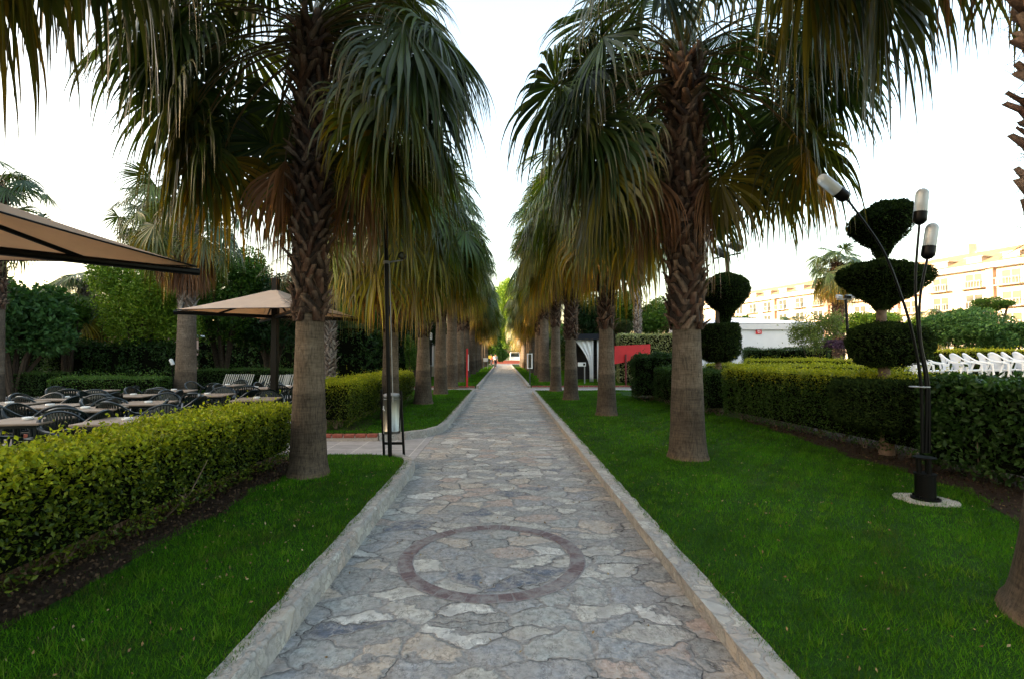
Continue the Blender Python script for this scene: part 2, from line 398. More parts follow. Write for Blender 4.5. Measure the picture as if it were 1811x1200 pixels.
# grass, dense close to the camera
rng = np.random.default_rng(3)
PAL_G = [(.040, .135, .003), (.056, .165, .004), (.028, .102, .003), (.088, .18, .006), (.022, .074, .003)]
bedR = [G(1811, 925), G(1700, 862), G(1600, 832), G(1505, 806), G(1420, 775), G(1300, 737), G(1200, 714), G(1105, 699)]
bedRx = np.array([p.x for p in bedR]); bedRy = np.array([p.y for p in bedR])
bedLx = -2.70
def soilmask(X, Y):
    xr = np.interp(Y, bedRy, bedRx)     # bedRy increases
    return (X > xr + .08 * np.sin(Y * 5.1) + .05 * np.sin(Y * 13)) & (Y < 20) | (X < bedLx + .07 * np.sin(Y * 4.3) + .04 * np.sin(Y * 11)) & (Y < 7.45)
VV, TT, CC = [], [], []; off = 0
def grass_zone(poly, dens, h, wd, ymin, ymax):
    global off
    x0 = min(p[0] for p in poly); x1 = max(p[0] for p in poly); y0 = max(ymin, min(p[1] for p in poly)); y1 = min(ymax, max(p[1] for p in poly))
    if y1 <= y0: return
    n = int((x1 - x0) * (y1 - y0) * dens)
    X = rng.uniform(x0 - .02, x1 + .02, n); Y = rng.uniform(y0, y1, n)
    keep = in_poly(X, Y, poly); keep &= ~soilmask(X, Y) | (rng.uniform(0, 1, n) < .03)
    keep &= (np.abs(X) < Y * 1.12 + .8)
    q = np.stack([X, Y, 0 * X], 1); d = lump(q, 2.3) * .5 + lump(q, 6.1, 2) * .5
    keep &= rng.uniform(0, 1, n) < .82 + .3 * d
    X, Y = X[keep], Y[keep]; q = q[keep]
    V, T, Cc = blades(rng, X, Y, .11, h * (1 + .25 * lump(q, 3.7, 1)), np.full(len(X), wd), PAL_G, .55)
    tone = 1 + .30 * lump(q, 1.3, 4) + .24 * lump(q, 5, 5) + .15 * lump(q, 13, 6)
    dry = ((lump(q, 2.9, 7) > .75) | ((np.abs(X) < 1.42) & (rng.uniform(0, 1, len(X)) < .4))) & (rng.uniform(0, 1, len(X)) < .35)
    Cc = Cc * np.repeat(tone, 3)[:, None]; Cc[np.repeat(dry, 3)] = Cc[np.repeat(dry, 3)] * .4 + np.array([.10, .075, .03]) * .6
    VV.append(V); TT.append(T + off); CC.append(Cc); off += len(V)
for k in 'AD':
    grass_zone(lawns[k], 11000, .042, .0042, 1.7, 4.2)
    grass_zone(lawns[k], 6000, .042, .006, 4.2, 8)
    grass_zone(lawns[k], 2200, .045, .011, 8, 21)
grass_zone(lawns['B'], 2200, .045, .011, 9, 21.2)
# uneven fringe of grass over the kerb edge, and stray taller tufts
for sgn, ya, yb in ((1, 1.9, 20.6), (-1, 1.9, 7.0), (-1, 10.9, 21)):
    n = int((yb - ya) * 900); Y = rng.uniform(ya, yb, n) ** 1.0; q = np.stack([Y * 0, Y, Y * 0], 1)
    X = sgn * (1.315 - .028 * lump(q, 5, 3) - .02 * lump(q, 17, 8) + rng.exponential(.025, n)); V, T, Cc = blades(rng, X, Y, .118, .036, np.full(n, .006), PAL_G + [(.14, .11, .04)], .9)
    VV.append(V); TT.append(T + off); CC.append(Cc); off += len(V)
for _ in range(420):
    cx_, cy_ = (rng.uniform(1.45, 5.0), rng.uniform(2, 13)) if rng.uniform() < .75 else (rng.uniform(-2.5, -1.4), rng.uniform(2, 7.2))
    k_ = 26; X = cx_ + rng.normal(size=k_) * .03; Y = cy_ + rng.normal(size=k_) * .03
    if soilmask(np.array([cx_]), np.array([cy_]))[0]: continue
    V, T, Cc = blades(rng, X, Y, .115, rng.uniform(.05, .075), np.full(k_, .006), [(.09, .20, .01), (.05, .15, .006), (.12, .18, .02)], .6)
    VV.append(V); TT.append(T + off); CC.append(Cc); off += len(V)
for k in 'CEF': grass_zone(lawns[k], 500, .06, .03, 20, 60)
o = mesh_np("grass", np.concatenate(VV), np.concatenate(TT), None, np.concatenate(CC), M_BLADE)
tag(o, "short mown dark green grass on the lawns beside the stone path", "grass", kind='stuff')

# soil beds under the hedges
def strip(edge, width):
    return edge
pts = [(p.x - .02, p.y) for p in bedR]
MB().prism(pts + [(7.55, pts[-1][1]), (7.55, pts[0][1])], .10, .121).build("soil_bed", M_SOIL)['kind'] = 'structure'
MB().prism([(-3.84, 1.2), (-2.70, 1.2), (-2.70, 3), (-2.67, 4.5), (-2.72, 6), (-2.7, 7.3), (-3.84, 7.3)], .10, .121).build("soil_bed", M_SOIL)['kind'] = 'structure'
MB().prism([(-4.1, 9.9), (-2.75, 9.9), (-2.9, 12), (-2.8, 15), (-2.9, 18), (-4.1, 18)], .10, .121).build("soil_bed", M_SOIL)['kind'] = 'structure'
# crumbs and dead leaves on the soil
n = 9000
Xs = np.concatenate([rng.uniform(3.0, 6.2, n), rng.uniform(-3.2, -2.45, n // 3)]); Ys = np.concatenate([rng.uniform(3, 17, n), rng.uniform(2, 7.3, n // 3)])
kp = soilmask(Xs, Ys); Xs, Ys = Xs[kp], Ys[kp]; m_ = len(Xs)
V, T, Cc = leaves(rng, np.stack([Xs, Ys, rng.uniform(.122, .14, m_)], 1), np.tile([0, 0, 1.], (m_, 1)), .028, pick(rng, m_, [(.06, .038, .024), (.03, .02, .014), (.11, .07, .045), (.025, .018, .012)]), .8, 1.6)
nl_ = 700; Xl = np.concatenate([rng.uniform(1.4, 5, nl_), rng.uniform(-2.6, -1.36, nl_ // 3), rng.uniform(-1.2, 1.2, 160)]); Yl = np.concatenate([rng.uniform(2, 14, nl_), rng.uniform(2, 7.2, nl_ // 3), rng.uniform(2, 12, 160)])
zl = np.where(np.abs(Xl) < 1.25, .004, .145); V2, T2, C2 = leaves(rng, np.stack([Xl, Yl, zl], 1), np.tile([0, 0, 1.], (len(Xl), 1)), .022, pick(rng, len(Xl), [(.25, .17, .08), (.30, .24, .14), (.16, .10, .05)]), .5, 1.8)
T = np.concatenate([T, T2 + len(V)]); V = np.concatenate([V, V2]); Cc = np.concatenate([Cc, C2])
tag(mesh_np("leaf_litter", V, T, None, Cc, M_SOFT), "dry leaf litter and crumbs of soil under the hedges and scattered on the grass", "leaf litter", kind='stuff')

# kerbs
def kerb(name, line, wd, z0, z1, mat, jag=.006, seed=0):
    """line = inner edge; the kerb lies to the left of the walking direction"""
    rg = random.Random(seed); P2 = [Vector(p) for p in line]; dense = []
    for a, b in zip(P2, P2[1:]):
        k = max(1, int((b - a).length / .12))
        for i in range(k): dense.append(a.lerp(b, i / k))
    dense.append(P2[-1]); n = len(dense); v = []; f = []
    for i, p in enumerate(dense):
        d = (dense[min(i + 1, n - 1)] - dense[max(i - 1, 0)]).normalized(); nn = Vector((-d.y, d.x))
        j = rg.uniform(-jag, jag) * .5; t = z1 + rg.uniform(-.004, .004); jo = rg.uniform(-jag, jag) * 1.6
        a_ = p - nn * .02; b_ = p + nn * j; c_ = p + nn * (.018 + j); e_ = p + nn * (wd + jo)
        v += [(a_.x, a_.y, z0), (b_.x, b_.y, t - .014), (c_.x, c_.y, t), (e_.x, e_.y, t - .003), (e_.x, e_.y, z0)]
    for i in range(n - 1):
        for k in range(4): f.append((i * 5 + k, (i + 1) * 5 + k, (i + 1) * 5 + k + 1, i * 5 + k + 1))
    f.append((0, 1, 2, 3, 4)); f.append(tuple((n - 1) * 5 + k for k in (4, 3, 2, 1, 0)))
    m = MB().add(v, f); o = m.build(name, mat); o['kind'] = 'structure'; return o
kerb("kerb", [(1.20, 20.85), (1.20, -3)][::-1] and [(1.20, -3), (1.20, 20.85)], -.14, -.04, .135, M_KERB, seed=1)
kerb("kerb", [(-1.22, -3), (-1.22, 6.7), (-1.25, 7.0), (-1.34, 7.25), (-1.50, 7.42), (-1.66, 7.5)], .13, -.04, .135, M_KERB2, seed=2)
kerb("kerb", [(-2.32, 9.32), (-1.85, 9.48), (-1.50, 9.78), (-1.27, 10.3), (-1.22, 10.9), (-1.22, 21.2)], .12, -.04, .135, M_KERB2, seed=3)
kerb("kerb", [(1.17, 24.0), (1.15, 79)], -.14, -.04, .135, M_KERB, seed=4)
kerb("kerb", [(-1.17, 23.6), (-1.15, 79)], .13, -.04, .135, M_KERB2, seed=5)

def brick_edge(label, x0, x1, y, z1=.125, step=.215, slope=0):
    t = thing("brick_edging", label, "edging", (x0, y, 0))
    a = MB(); b = MB(); L = x1 - x0; n = int(abs(L) / step); s = 1 if L > 0 else -1; rg = random.Random(int(y * 10))
    b.add(*MB_box((L / 2, slope * L / 2 + .01, z1 / 2 - .02), (abs(L), .10, z1 - .02), math.atan(slope)))
    for i in range(n):
        cx = s * (i + .5) * step
        a.box((cx, slope * cx, z1 - .032 + rg.uniform(-.004, .004)), (step - .018, .115, .065), math.atan(slope) + rg.uniform(-.02, .02))
    b.build("mortar_base", M_MORT, t); a.build("brick_course", M_BRICK, t, bevel=.012)
    return t
def MB_box(c, d, rz):
    m = MB().box(c, d, rz); return m.v, m.f
brick_edge("red brick edging along the far side of the tiled side path by the bin", -2.34, -11, 9.36, slope=-.012)
brick_edge("red brick edging across the left lawn further down the path", -1.36, -6.5, 23.62, step=.25)
brick_edge("red brick edging across the right lawn behind the third palm", 1.36, 8.5, 23.9, step=.25)

# brick circle let into the path
t = thing("brick_ring", "circle of worn reddish bricks set into the stone path", "paving ring", (-.09, 3.97, 0))
a = MB(); rg = random.Random(5)
for i in range(40):
    th = 2 * math.pi * i / 40; ro = .67 + rg.uniform(-.005, .005)
    a.box((ro * math.cos(th), ro * math.sin(th), -.0005 + rg.uniform(-.0015, .0015)), (.105, .098 + rg.uniform(-.006, .004), .014), th)
a.build("bricks", M_RING, t, bevel=.004)
vs, fs = [], []
for i in range(64):
    th = 2 * math.pi * i / 64
    for r_ in (.612, .735): vs.append((r_ * math.cos(th), r_ * math.sin(th), .0035))
for i in range(64):
    j = (i + 1) % 64; fs.append((2 * i, 2 * i + 1, 2 * j + 1, 2 * j))
M_BED = plain("bedding_mortar", (.22, .205, .205), .9, 0, .25, 30, .2, .5, 50)
MB().add(vs, fs).build("bedding", M_BED, t)

# ------------------------------------------------------------------ PALMS
def fan_leaf(rng, az, e0, Lp, L, nseg, st, age, droop, dead=False):
    """one costapalmate leaf: petiole and drooping segments; age 0 young .. 1 old"""
    Z = np.array([0, 0, 1.]); H = np.array([math.cos(az), math.sin(az), 0])
    d = H * math.cos(e0) + Z * math.sin(e0); p = H * .10 + Z * (.15 * math.sin(e0)); pp = [p]; dd = [d]
    for i in range(7):
        d = unit(d - Z * droop * (.05 + .06 * i) * (1 if e0 > -1.2 else .2)); p = p + d * Lp / 7; pp.append(p); dd.append(d)
    V, Q, Cc = [], [], []; o = 0
    s = unit(np.cross(d, Z) + 1e-4); pc = np.array((.10, .11, .04)) * (1 - age) + np.array((.17, .10, .045)) * age
    if dead: pc = np.array((.16, .09, .05))
    for i, (q, e) in enumerate(zip(pp, dd)):
        wd = .028 * (1 - .55 * i / 7); nn = np.cross(s, e)
        V += [q - s * wd, q + nn * wd * .5, q + s * wd, q - nn * wd * .5]; Cc += [pc] * 4
        if i: 
            for k in range(4): Q.append((o - 4 + k, o - 4 + (k + 1) % 4, o + (k + 1) % 4, o + k))
        o += 4
    V = [np.array(V)]; Cc = [np.array(Cc)]; Q = [np.array(Q)]
    # fan
    roll = rng.normal() * .35; n0 = np.cross(s, d); s2 = s * math.cos(roll) + n0 * math.sin(roll); n2 = np.cross(s2, d)
    half = R(118 if not dead else 60) * rng.uniform(.88, 1.05)
    th = np.linspace(-half, half, nseg) + rng.normal(size=nseg) * .015
    sl = L * (.72 + .28 * np.cos(th * .8)) * rng.uniform(.9, 1.08, nseg)
    cs, sn = np.cos(th)[:, None], np.sin(th)[:, None]
    dirs = unit(cs * d + sn * s2 - np.abs(sn) * n2 * rng.uniform(.15, .45) - cs * n2 * .05)
    wdir = unit(-sn * d + cs * s2); fold = np.where(np.arange(nseg) % 2 == 0, 1, -1)[:, None] * .28
    wdir = unit(wdir + fold * n2); pos = np.tile(pp[-1], (nseg, 1)); dth = 2 * half / nseg
    k = rng.uniform(.8, 1.35) * (.55 + .6 * age) if not dead else 1.5
    g = (pick(rng, 1, [(.024, .058, .012), (.040, .080, .014), (.018, .046, .016), (.075, .11, .014), (.030, .065, .012)], .35)[0])
    yel = np.array((.24, .19, .012)); org = np.array((.38, .17, .012)); grey = np.array((.075, .085, .045)); brn = np.array((.26, .13, .07))
    rings = []; cols = []
    ylw = np.clip(rng.uniform(-.3, 1.3) + rng.normal(size=(nseg, 1)) * .35, 0, 1); ob_ = np.clip(rng.uniform(-.4, .9) + rng.normal(size=(nseg, 1)) * .25, 0, 1) * np.clip((age - .75) * 5, 0, 1)
    shade = rng.uniform(.55, 1.45, (nseg, 1)); dr = rng.uniform(.7, 1.3, (nseg, 1)) * k
    for j in range(st + 1):
        t_ = j / st; r_ = sl * t_
        wj = np.minimum(r_ * dth * 1.28, .040 * L) if t_ <= .5 else np.minimum(sl * .5 * dth * 1.28, .040 * L) * (.75 * (1 - (t_ - .5) / .5) ** 1.1 + .02)
        wj = np.maximum(wj, .0014 + .0008 * L) * .5
        rings.append(np.stack([pos - wdir * wj[:, None], pos + wdir * wj[:, None]], 1))
        if dead: c = brn * np.ones((nseg, 3))
        else:
            old_glow = np.clip((age - .55) * 2.6, 0, 1) * ylw  # yellowing of old leaves, strengthened to paint in the backlit glow
            c = g * (1 - old_glow) + (yel * (1 - ob_) + org * ob_) * old_glow
            c = c * (1 - .30 * t_) + (grey if age < .8 else yel) * .30 * t_
            if t_ > .8: c = c * .6 + np.array((.12, .075, .03)) * .4
            c = c * np.ones((nseg, 3))
        cols.append(np.repeat((c * shade)[:, None, :], 2, 1))
        bend = 0.06 + 3.2 * max(0, t_ - .36)
        dirs = unit(dirs - Z * bend * dr * (1.6 / st) * 3.2 * (.25 if t_ < .3 else 1) + rng.normal(size=(nseg, 3)) * .02)
        wdir = unit(wdir - dirs * np.sum(wdir * dirs, 1, keepdims=True))
        pos = pos + dirs * (sl / st)[:, None]
    RR = np.stack(rings, 1); KK = np.stack(cols, 1)     # seg, station, 2, 3
    base = (np.arange(nseg) * (st + 1) * 2)[:, None, None] + (np.arange(st) * 2)[None, :, None] + np.array([0, 1, 3, 2])[None, None, :]
    V.append(RR.reshape(-1, 3)); Cc.append(KK.reshape(-1, 3)); Q.append(base.reshape(-1, 4) + o)
    return np.concatenate(V), np.concatenate(Q), np.concatenate(Cc)

def crown_mesh(name, seed, nleaf=44, nseg=40, st=9, Lp=1.35, L=1.25, lo=-1.15, hi=1.35, old=.2, ndead=0, droop=1.0, gap=None, tone=(1, 1, 1)):
    rng = np.random.default_rng(seed); VV, QQ, CC = [], [], []; o = 0
    for i in range(nleaf + ndead):
        dead = i >= nleaf
        f = (i + .5) / nleaf if not dead else 1.0
        az = i * 2.39996 + rng.normal() * .18
        e0 = hi + (lo - hi) * f ** .85 + rng.normal() * .10 if not dead else rng.uniform(-1.3, -.5)
        if gap is not None and e0 < .6 and abs((az - gap + math.pi) % (2 * math.pi) - math.pi) < 1.0: az = gap + math.copysign(rng.uniform(1.0, 1.7), (az - gap + math.pi) % (2 * math.pi) - math.pi)
        age = f ** 1.0 * (.75 + old) + rng.normal() * .05
        sc = (.62 + .58 * min(1, f * 2.2)) * rng.uniform(.85, 1.12)
        if f < .08: sc *= .8
        V, Q, c = fan_leaf(rng, az, e0, Lp * sc * (.9 if not dead else .42), L * (.85 + .2 * min(1, f * 2)) * rng.uniform(.88, 1.1), nseg, st, max(0, min(1, age)), droop * rng.uniform(.7, 1.2), dead)
        c = c * np.array(tone); V = V + np.array([0, 0, .25 * (1 - f) - .25 * f])
        if dead: V = V - np.array([0, 0, .55])
        VV.append(V); QQ.append(Q + o); CC.append(c); o += len(V)
    return mesh_np(name, np.concatenate(VV), None, np.concatenate(QQ), np.concatenate(CC), M_FROND, mesh_only=True)

CROWN = {
 'big1': crown_mesh("crown", 11, 62, 60, 12, 1.75, 1.42, -.45, 1.38, .14, 3, gap=-math.pi / 2 - 2.1),
 'big2': crown_mesh("crown", 23, 66, 58, 12, 1.62, 1.42, -.45, 1.38, .15, 3, gap=-math.pi / 2 - .9),
 'mid1': crown_mesh("crown", 31, 52, 42, 9, 1.40, 1.25, -.95, 1.35, .32, 5, tone=(1.45, 1.4, .9)),
 'mid2': crown_mesh("crown", 47, 54, 40, 9, 1.38, 1.30, -.95, 1.32, .28, 6, tone=(1.3, 1.35, .9)),
 'dead': crown_mesh("crown", 53, 34, 34, 8, 1.45, 1.15, -.9, 1.3, .25, 26),
 'open': crown_mesh("crown", 61, 34, 26, 8, 1.15, 1.05, -1.1, 1.35, .15),
}

def trunk_meshes(seed, H, neck, r0, rn, rb, lean=(0, 0), boot_d=1.0, grey=False, nside=28):
    """smooth lower trunk and the lattice of old leaf bases; returns two meshes"""
    rng = np.random.default_rng(seed); n = nside; prof = []
    zs = [0, .03, .08, .16, .28, .45, .7, 1.0, 1.3, 1.6, neck]
    zs = [z for z in zs if z < neck] + [neck, neck + .05, H]
    V = []; F_ = []
    for i, z in enumerate(zs):
        if z <= neck:
            t_ = z / neck; r = rn + (r0 - rn) * (1 - t_) ** 1.6 + .16 * r0 * math.exp(-z / .07)
            if abs(t_ - .56) < .2: r *= 1.02
        else: r = rn * .93
        for k in range(n):
            a = 2 * math.pi * k / n; rr = r * (1 + .02 * math.sin(3 * a + seed) + .012 * math.sin(7 * a + z * 3) + rng.normal() * .006)
            V.append((rr * math.cos(a) + lean[0] * z, rr * math.sin(a) + lean[1] * z, z - (.06 if i == 0 else 0)))
    Q = [(i * n + k, i * n + (k + 1) % n, (i + 1) * n + (k + 1) % n, (i + 1) * n + k) for i in range(len(zs) - 1) for k in range(n)]
    tm = mesh_np("trunk", V, None, Q, None, M_BARK, smooth=True, mesh_only=True)
    # leaf bases: split, upward pointing stubs laid criss-cross
    VV, QQ, CC = [], [], []; o = 0; step = .085 / boot_d; rows = int((H - neck) / step); per = 7
    for i in range(rows + 1):
        z = neck + i * step; t_ = i / max(1, rows)
        for k in range(per):
            a = 2 * math.pi * (k + .5 * (i % 2) + .13 * i) / per + rng.normal() * .09
            ln = rng.uniform(.12, .26); wb = rng.uniform(.12, .22) * rb / .27; wt = wb * rng.uniform(.3, .6)
            tilt = (1 if (i + k) % 2 else -1) * rng.uniform(.15, .9); out0 = rb * rng.uniform(.86, .94); flare = rng.uniform(.005, .09) * (1.0 + t_)
            if rng.uniform() < .06: flare += rng.uniform(.04, .10)
            th_ = rng.uniform(.006, .013)
            er = np.array([math.cos(a), math.sin(a), 0]); et = np.array([-math.sin(a), math.cos(a), 0]); ez = np.array([0, 0, 1.])
            c0 = np.array([lean[0] * z, lean[1] * z, z]); P0 = c0 + er * out0 - et * tilt * ln * .4
            P1 = P0 + ez * ln * .55 + et * tilt * ln * .45 + er * flare * .35
            P2 = P0 + ez * ln + et * tilt * ln * .9 + er * flare
            seg = []
            for (q, wd) in ((P0, wb), (P1, wb * .75), (P2, wt)):
                curl = er * .25 * wd
                seg += [q - et * wd / 2 - curl, q + er * th_, q + et * wd / 2 - curl, q - er * th_ * .6]
            VV.append(np.array(seg))
            for b in (0, 4):
                for m2 in range(4): QQ.append((o + b + m2, o + b + (m2 + 1) % 4, o + b + 4 + (m2 + 1) % 4, o + b + 4 + m2))
            QQ.append((o + 8, o + 9, o + 10, o + 11)); o += 12
            pal = [(.085, .036, .020), (.12, .062, .038), (.045, .022, .014), (.20, .135, .095), (.065, .028, .017), (.05, .03, .02)] if not grey else [(.30, .27, .24), (.20, .17, .15), (.38, .35, .31), (.14, .10, .08)]
            c = pick(rng, 1, pal, .25)[0] 
            cc = np.tile(c, (12, 1)); cc[8:] = cc[8:] * .6 + np.array((.30, .21, .14)) * .4
            CC.append(cc)
    ks = 20; cv = [(rb * .86 * math.cos(2 * math.pi * k / ks) + lean[0] * z_, rb * .86 * math.sin(2 * math.pi * k / ks) + lean[1] * z_, z_) for z_ in (neck + .10, H) for k in range(ks)]
    VV.append(np.array(cv)); QQ += [(o + k, o + (k + 1) % ks, o + ks + (k + 1) % ks, o + ks + k) for k in range(ks)]; o += 2 * ks
    CC.append(np.tile(np.array((.022, .013, .009) if not grey else (.06, .05, .04)), (2 * ks, 1)))  # dark fibre sleeve; shade of the gaps is put into its colour
    # fibre hairs
    nh = int(420 * (H - neck)); z = rng.uniform(neck, H, nh); a = rng.uniform(0, 2 * np.pi, nh)
    p0 = np.stack([np.cos(a) * rb * .95 + lean[0] * z, np.sin(a) * rb * .95 + lean[1] * z, z], 1)
    dv = unit(np.stack([np.cos(a), np.sin(a), rng.normal(size=nh)], 1) + rng.normal(size=(nh, 3)) * .7) * rng.uniform(.06, .2, (nh, 1))
    s_ = unit(np.cross(dv, rng.normal(size=(nh, 3)))) * .003
    hv = np.stack([p0 - s_, p0 + s_, p0 + dv + s_ * .3, p0 + dv - s_ * .3], 1).reshape(-1, 3)
    hq = np.arange(nh * 4).reshape(-1, 4) + o
    VV.append(hv); CC.append(np.tile(np.array((.10, .06, .035)), (nh * 4, 1)))
    bm_ = mesh_np("leaf_bases", np.concatenate(VV), None, np.concatenate([np.array(QQ), hq]), np.concatenate(CC), M_BOOT, mesh_only=True)
    return tm, bm_

def palm(label, x, y, H, crown, cs=1.0, rz=0, seed=1, neck=1.85, r0=.30, rn=.215, rb=.27, lean=(0, 0), z=.115, group=None, tm=None, grey=False, boot_d=1.0, name="fan_palm"):
    t = thing(name, label, "palm tree", (x, y, z), 0, group)
    if group: r0, rn, rb = r0 * .87, rn * .87, rb * .87
    if tm is None: tm = trunk_meshes(seed, H, neck, r0, rn, rb, lean, boot_d, grey)
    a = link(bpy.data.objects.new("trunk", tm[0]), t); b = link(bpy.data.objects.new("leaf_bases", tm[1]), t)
    c = link(bpy.data.objects.new("crown", CROWN[crown]), t); c.location = (lean[0] * H, lean[1] * H, H); c.scale = (cs,) * 3; c.rotation_euler = (0, 0, rz)
    return t
GR, GL = "fan palms along the right side of the path", "fan palms along the left side of the path"
def gx(px, py): p = G(px, py); return p.x, p.y
palm("huge fan palm at the right edge with rough dark trunk cut off by the frame", 3.27, 2.66, 6.5, 'big1', 1.0, .7, 2, 2.05, .46, .235, .30, lean=(.0, .0), group=GR)
palm("tall fan palm on the right lawn with thick dark shaggy trunk", *gx(1216, 808), 5.8, 'big1', 1.03, 2.1, 3, 1.85, .305, .225, .30, group=GR)
palm("fan palm on the right lawn with pale collar, behind the shaggy one", *gx(1073, 733), 6.0, 'mid1', 1.15, .4, 4, 2.1, .29, .20, .235, group=GR)
palm("fan palm with reddish criss-cross leaf bases, third whole one on the right lawn", *gx(1010, 706), 6.6, 'mid2', 1.15, 1.9, 5, 2.0, .30, .20, .27, group=GR)
palm("fan palm directly behind the reddish criss-cross trunk on the right", *gx(983, 691), 6.7, 'mid1', 1.15, 3.0, 6, 2.6, .28, .20, .25, group=GR)
palm("fan palm with a long smooth grey trunk beyond the right brick edging", *gx(963, 674), 7.0, 'mid2', 1.15, 4.1, 7, 3.4, .36, .26, .29, group=GR)
palm("large left fan palm with smooth grey lower trunk at the end of the near hedge", *gx(545, 838), 5.6, 'big2', 1.0, .9, 12, 1.9, .265, .19, .245, lean=(-.002, 0), group=GL)
palm("fan palm standing right behind the steel litter bin", *gx(690, 739), 5.3, 'mid1', 1.15, 5.2, 13, 2.0, .26, .195, .23, group=GL)
palm("fan palm with flared grey trunk at the far end of the second left hedge", *gx(748, 713), 5.9, 'mid2', 1.12, .2, 14, 2.0, .33, .20, .24, group=GL)
palm("fan palm just before the left brick edging, smooth two-toned trunk", *gx(779, 696), 5.9, 'mid1', 1.05, 2.2, 15, 2.7, .31, .21, .25, group=GL)
palm("pale smooth-trunked fan palm just beyond the left brick edging", *gx(799, 684), 6.6, 'mid2', 1.15, 3.3, 16, 3.6, .32, .25, .27, group=GL)
palm("fan palm with leaf bases showing beside the red post on the left", *gx(813, 675), 6.4, 'mid1', 1.05, 4.4, 17, 2.7, .32, .24, .26, group=GL)
TM = [trunk_meshes(80 + i, 6.5, 2.6 + i * .5, .30, .215, .25, nside=14, boot_d=.7) for i in range(3)]
ordn = ["seventh", "eighth", "ninth", "tenth", "eleventh", "twelfth", "thirteenth", "fourteenth", "fifteenth"]
for i, Y in enumerate((31.5, 36, 40.5, 45.5, 50.5, 56, 62, 69)):
    palm("%s fan palm along the right side of the stone path" % ordn[i], 2.45 + .08 * math.sin(i * 2.1), Y, 6.5 + .6 * math.sin(i * 2.4), ('mid1', 'mid2')[i % 2], (1.0, 1.2, 1.08, 1.25)[i % 4] + .02 * i, i * 1.7, tm=TM[i % 3], group=GR)
for i, Y in enumerate((33, 38, 43, 48, 53, 58, 64, 71)):
    palm("%s fan palm along the left side of the stone path" % ordn[i], -2.5 + .08 * math.sin(i * 1.3), Y, 6.5 + .6 * math.cos(i * 2.1), ('mid2', 'mid1')[i % 2], (1.18, 1.02, 1.22, 1.08)[i % 4] + .02 * i, i * 2.3 + 1, tm=TM[(i + 1) % 3], group=GL)
palm("nearest left fan palm whose dark fronds hang in at the top left corner", -3.35, 1.9, 5.9, 'big2', 1.0, 2.6, 21, 1.85, .30, .21, .26, group=GL)
# outlying palms
p = P(328, 708, 17.2); palm("grey-trunked fan palm with a skirt of dead brown fronds in the café terrace", p.x, p.y, 6.8, 'dead', 1.12, .5, 41, 3.0, .36, .27, .28, z=0, grey=True, boot_d=1.1)
p = P(150, 640, 22); palm("short fan palm behind the hedges below the big canvas sail", p.x, p.y, 4.4, 'mid2', .95, .5, 42, .9, .32, .27, .29, z=0, grey=True)
p = P(-12, 640, 15.5); palm("fan palm at the left edge rising above the big canvas sail", p.x, p.y, 6.7, 'open', 1.05, 2.0, 43, 3, .3, .22, .25, z=0)
p = P(258, 640, 24); palm("smaller fan palm seen left behind the brown-skirted one", p.x, p.y, 8.6, 'open', 1.15, 1.2, 44, 4, .3, .22, .25, z=0)
p = P(1128, 640, 30); palm("slender pale fan palm rising behind the variegated hedge", p.x, p.y, 8.6, 'mid1', .9, 1.2, 45, .8, .24, .20, .23, z=0, grey=True)
p = P(1484, 640, 29); palm("fan palm with brown trunk in front of the hotel", p.x, p.y, 7.0, 'mid1', .92, .2, 46, 1.5, .35, .27, .33, z=0)
p = P(1650, 640, 58); palm("low golden-lit fan palm between the topiary and the hotel", p.x, p.y, 5.8, 'open', 1.6, .9, 47, 1, .35, .27, .33, z=0)
p = P(1395, 640, 60); palm("low sunlit fan palm above the white pavilion", p.x, p.y, 5.4, 'open', 1.2, 2.9, 48, 1, .35, .27, .33, z=0)

# date palm with feather fronds
def pinnate_crown(seed, nf=34, Lf=2.6, nl=42):
    rng = np.random.default_rng(seed); VV, QQ, TT2, CC = [], [], [], []; o = 0
    V, T, Cc = [], [], []
    for i in range(nf):
        f = (i + .5) / nf; az = i * 2.4; e = 1.25 - 1.9 * f; Z = np.array([0, 0, 1.]); H = np.array([math.cos(az), math.sin(az), 0])
        d = H * math.cos(e) + Z * math.sin(e); p = H * .1; s = np.array([-math.sin(az), math.cos(az), 0])
        for j in range(nl):
            t_ = j / nl; d = unit(d - Z * .035); p2 = p + d * Lf / nl; nn = np.cross(s, d)
            V += [p - s * .012, p + s * .012, p2 + s * .01, p2 - s * .01]; T += [(o, o + 1, o + 2), (o, o + 2, o + 3)]; o += 4; Cc += [(.12, .10, .04)] * 4
            if t_ > .15:
                ll = .38 * math.sin(math.pi * min(1, (t_ - .08) * 1.05)) * rng.uniform(.85, 1.1) + .05
                for sg in (-1, 1):
                    ld = unit(s * sg + d * .7 + nn * .35 + rng.normal(size=3) * .1)
                    V += [p - d * .014, p + d * .014, p + ld * ll - Z * ll * .15]; T.append((o, o + 1, o + 2)); o += 3
                    c = pick(rng, 1, [(.09, .10, .05), (.12, .12, .06), (.07, .09, .04)], .2)[0]; Cc += [c] * 3
            p = p2
    return mesh_np("crown", V, T, None, np.array(Cc), M_FROND, mesh_only=True)
CROWN['date'] = pinnate_crown(5)
p = P(583, 640, 19.5); palm("feather-leaved date palm behind the large left palm, diamond-patterned trunk", p.x, p.y, 5.6, 'date', 1.15, .4, 49, .3, .26, .20, .23, z=0, grey=True, name="date_palm")

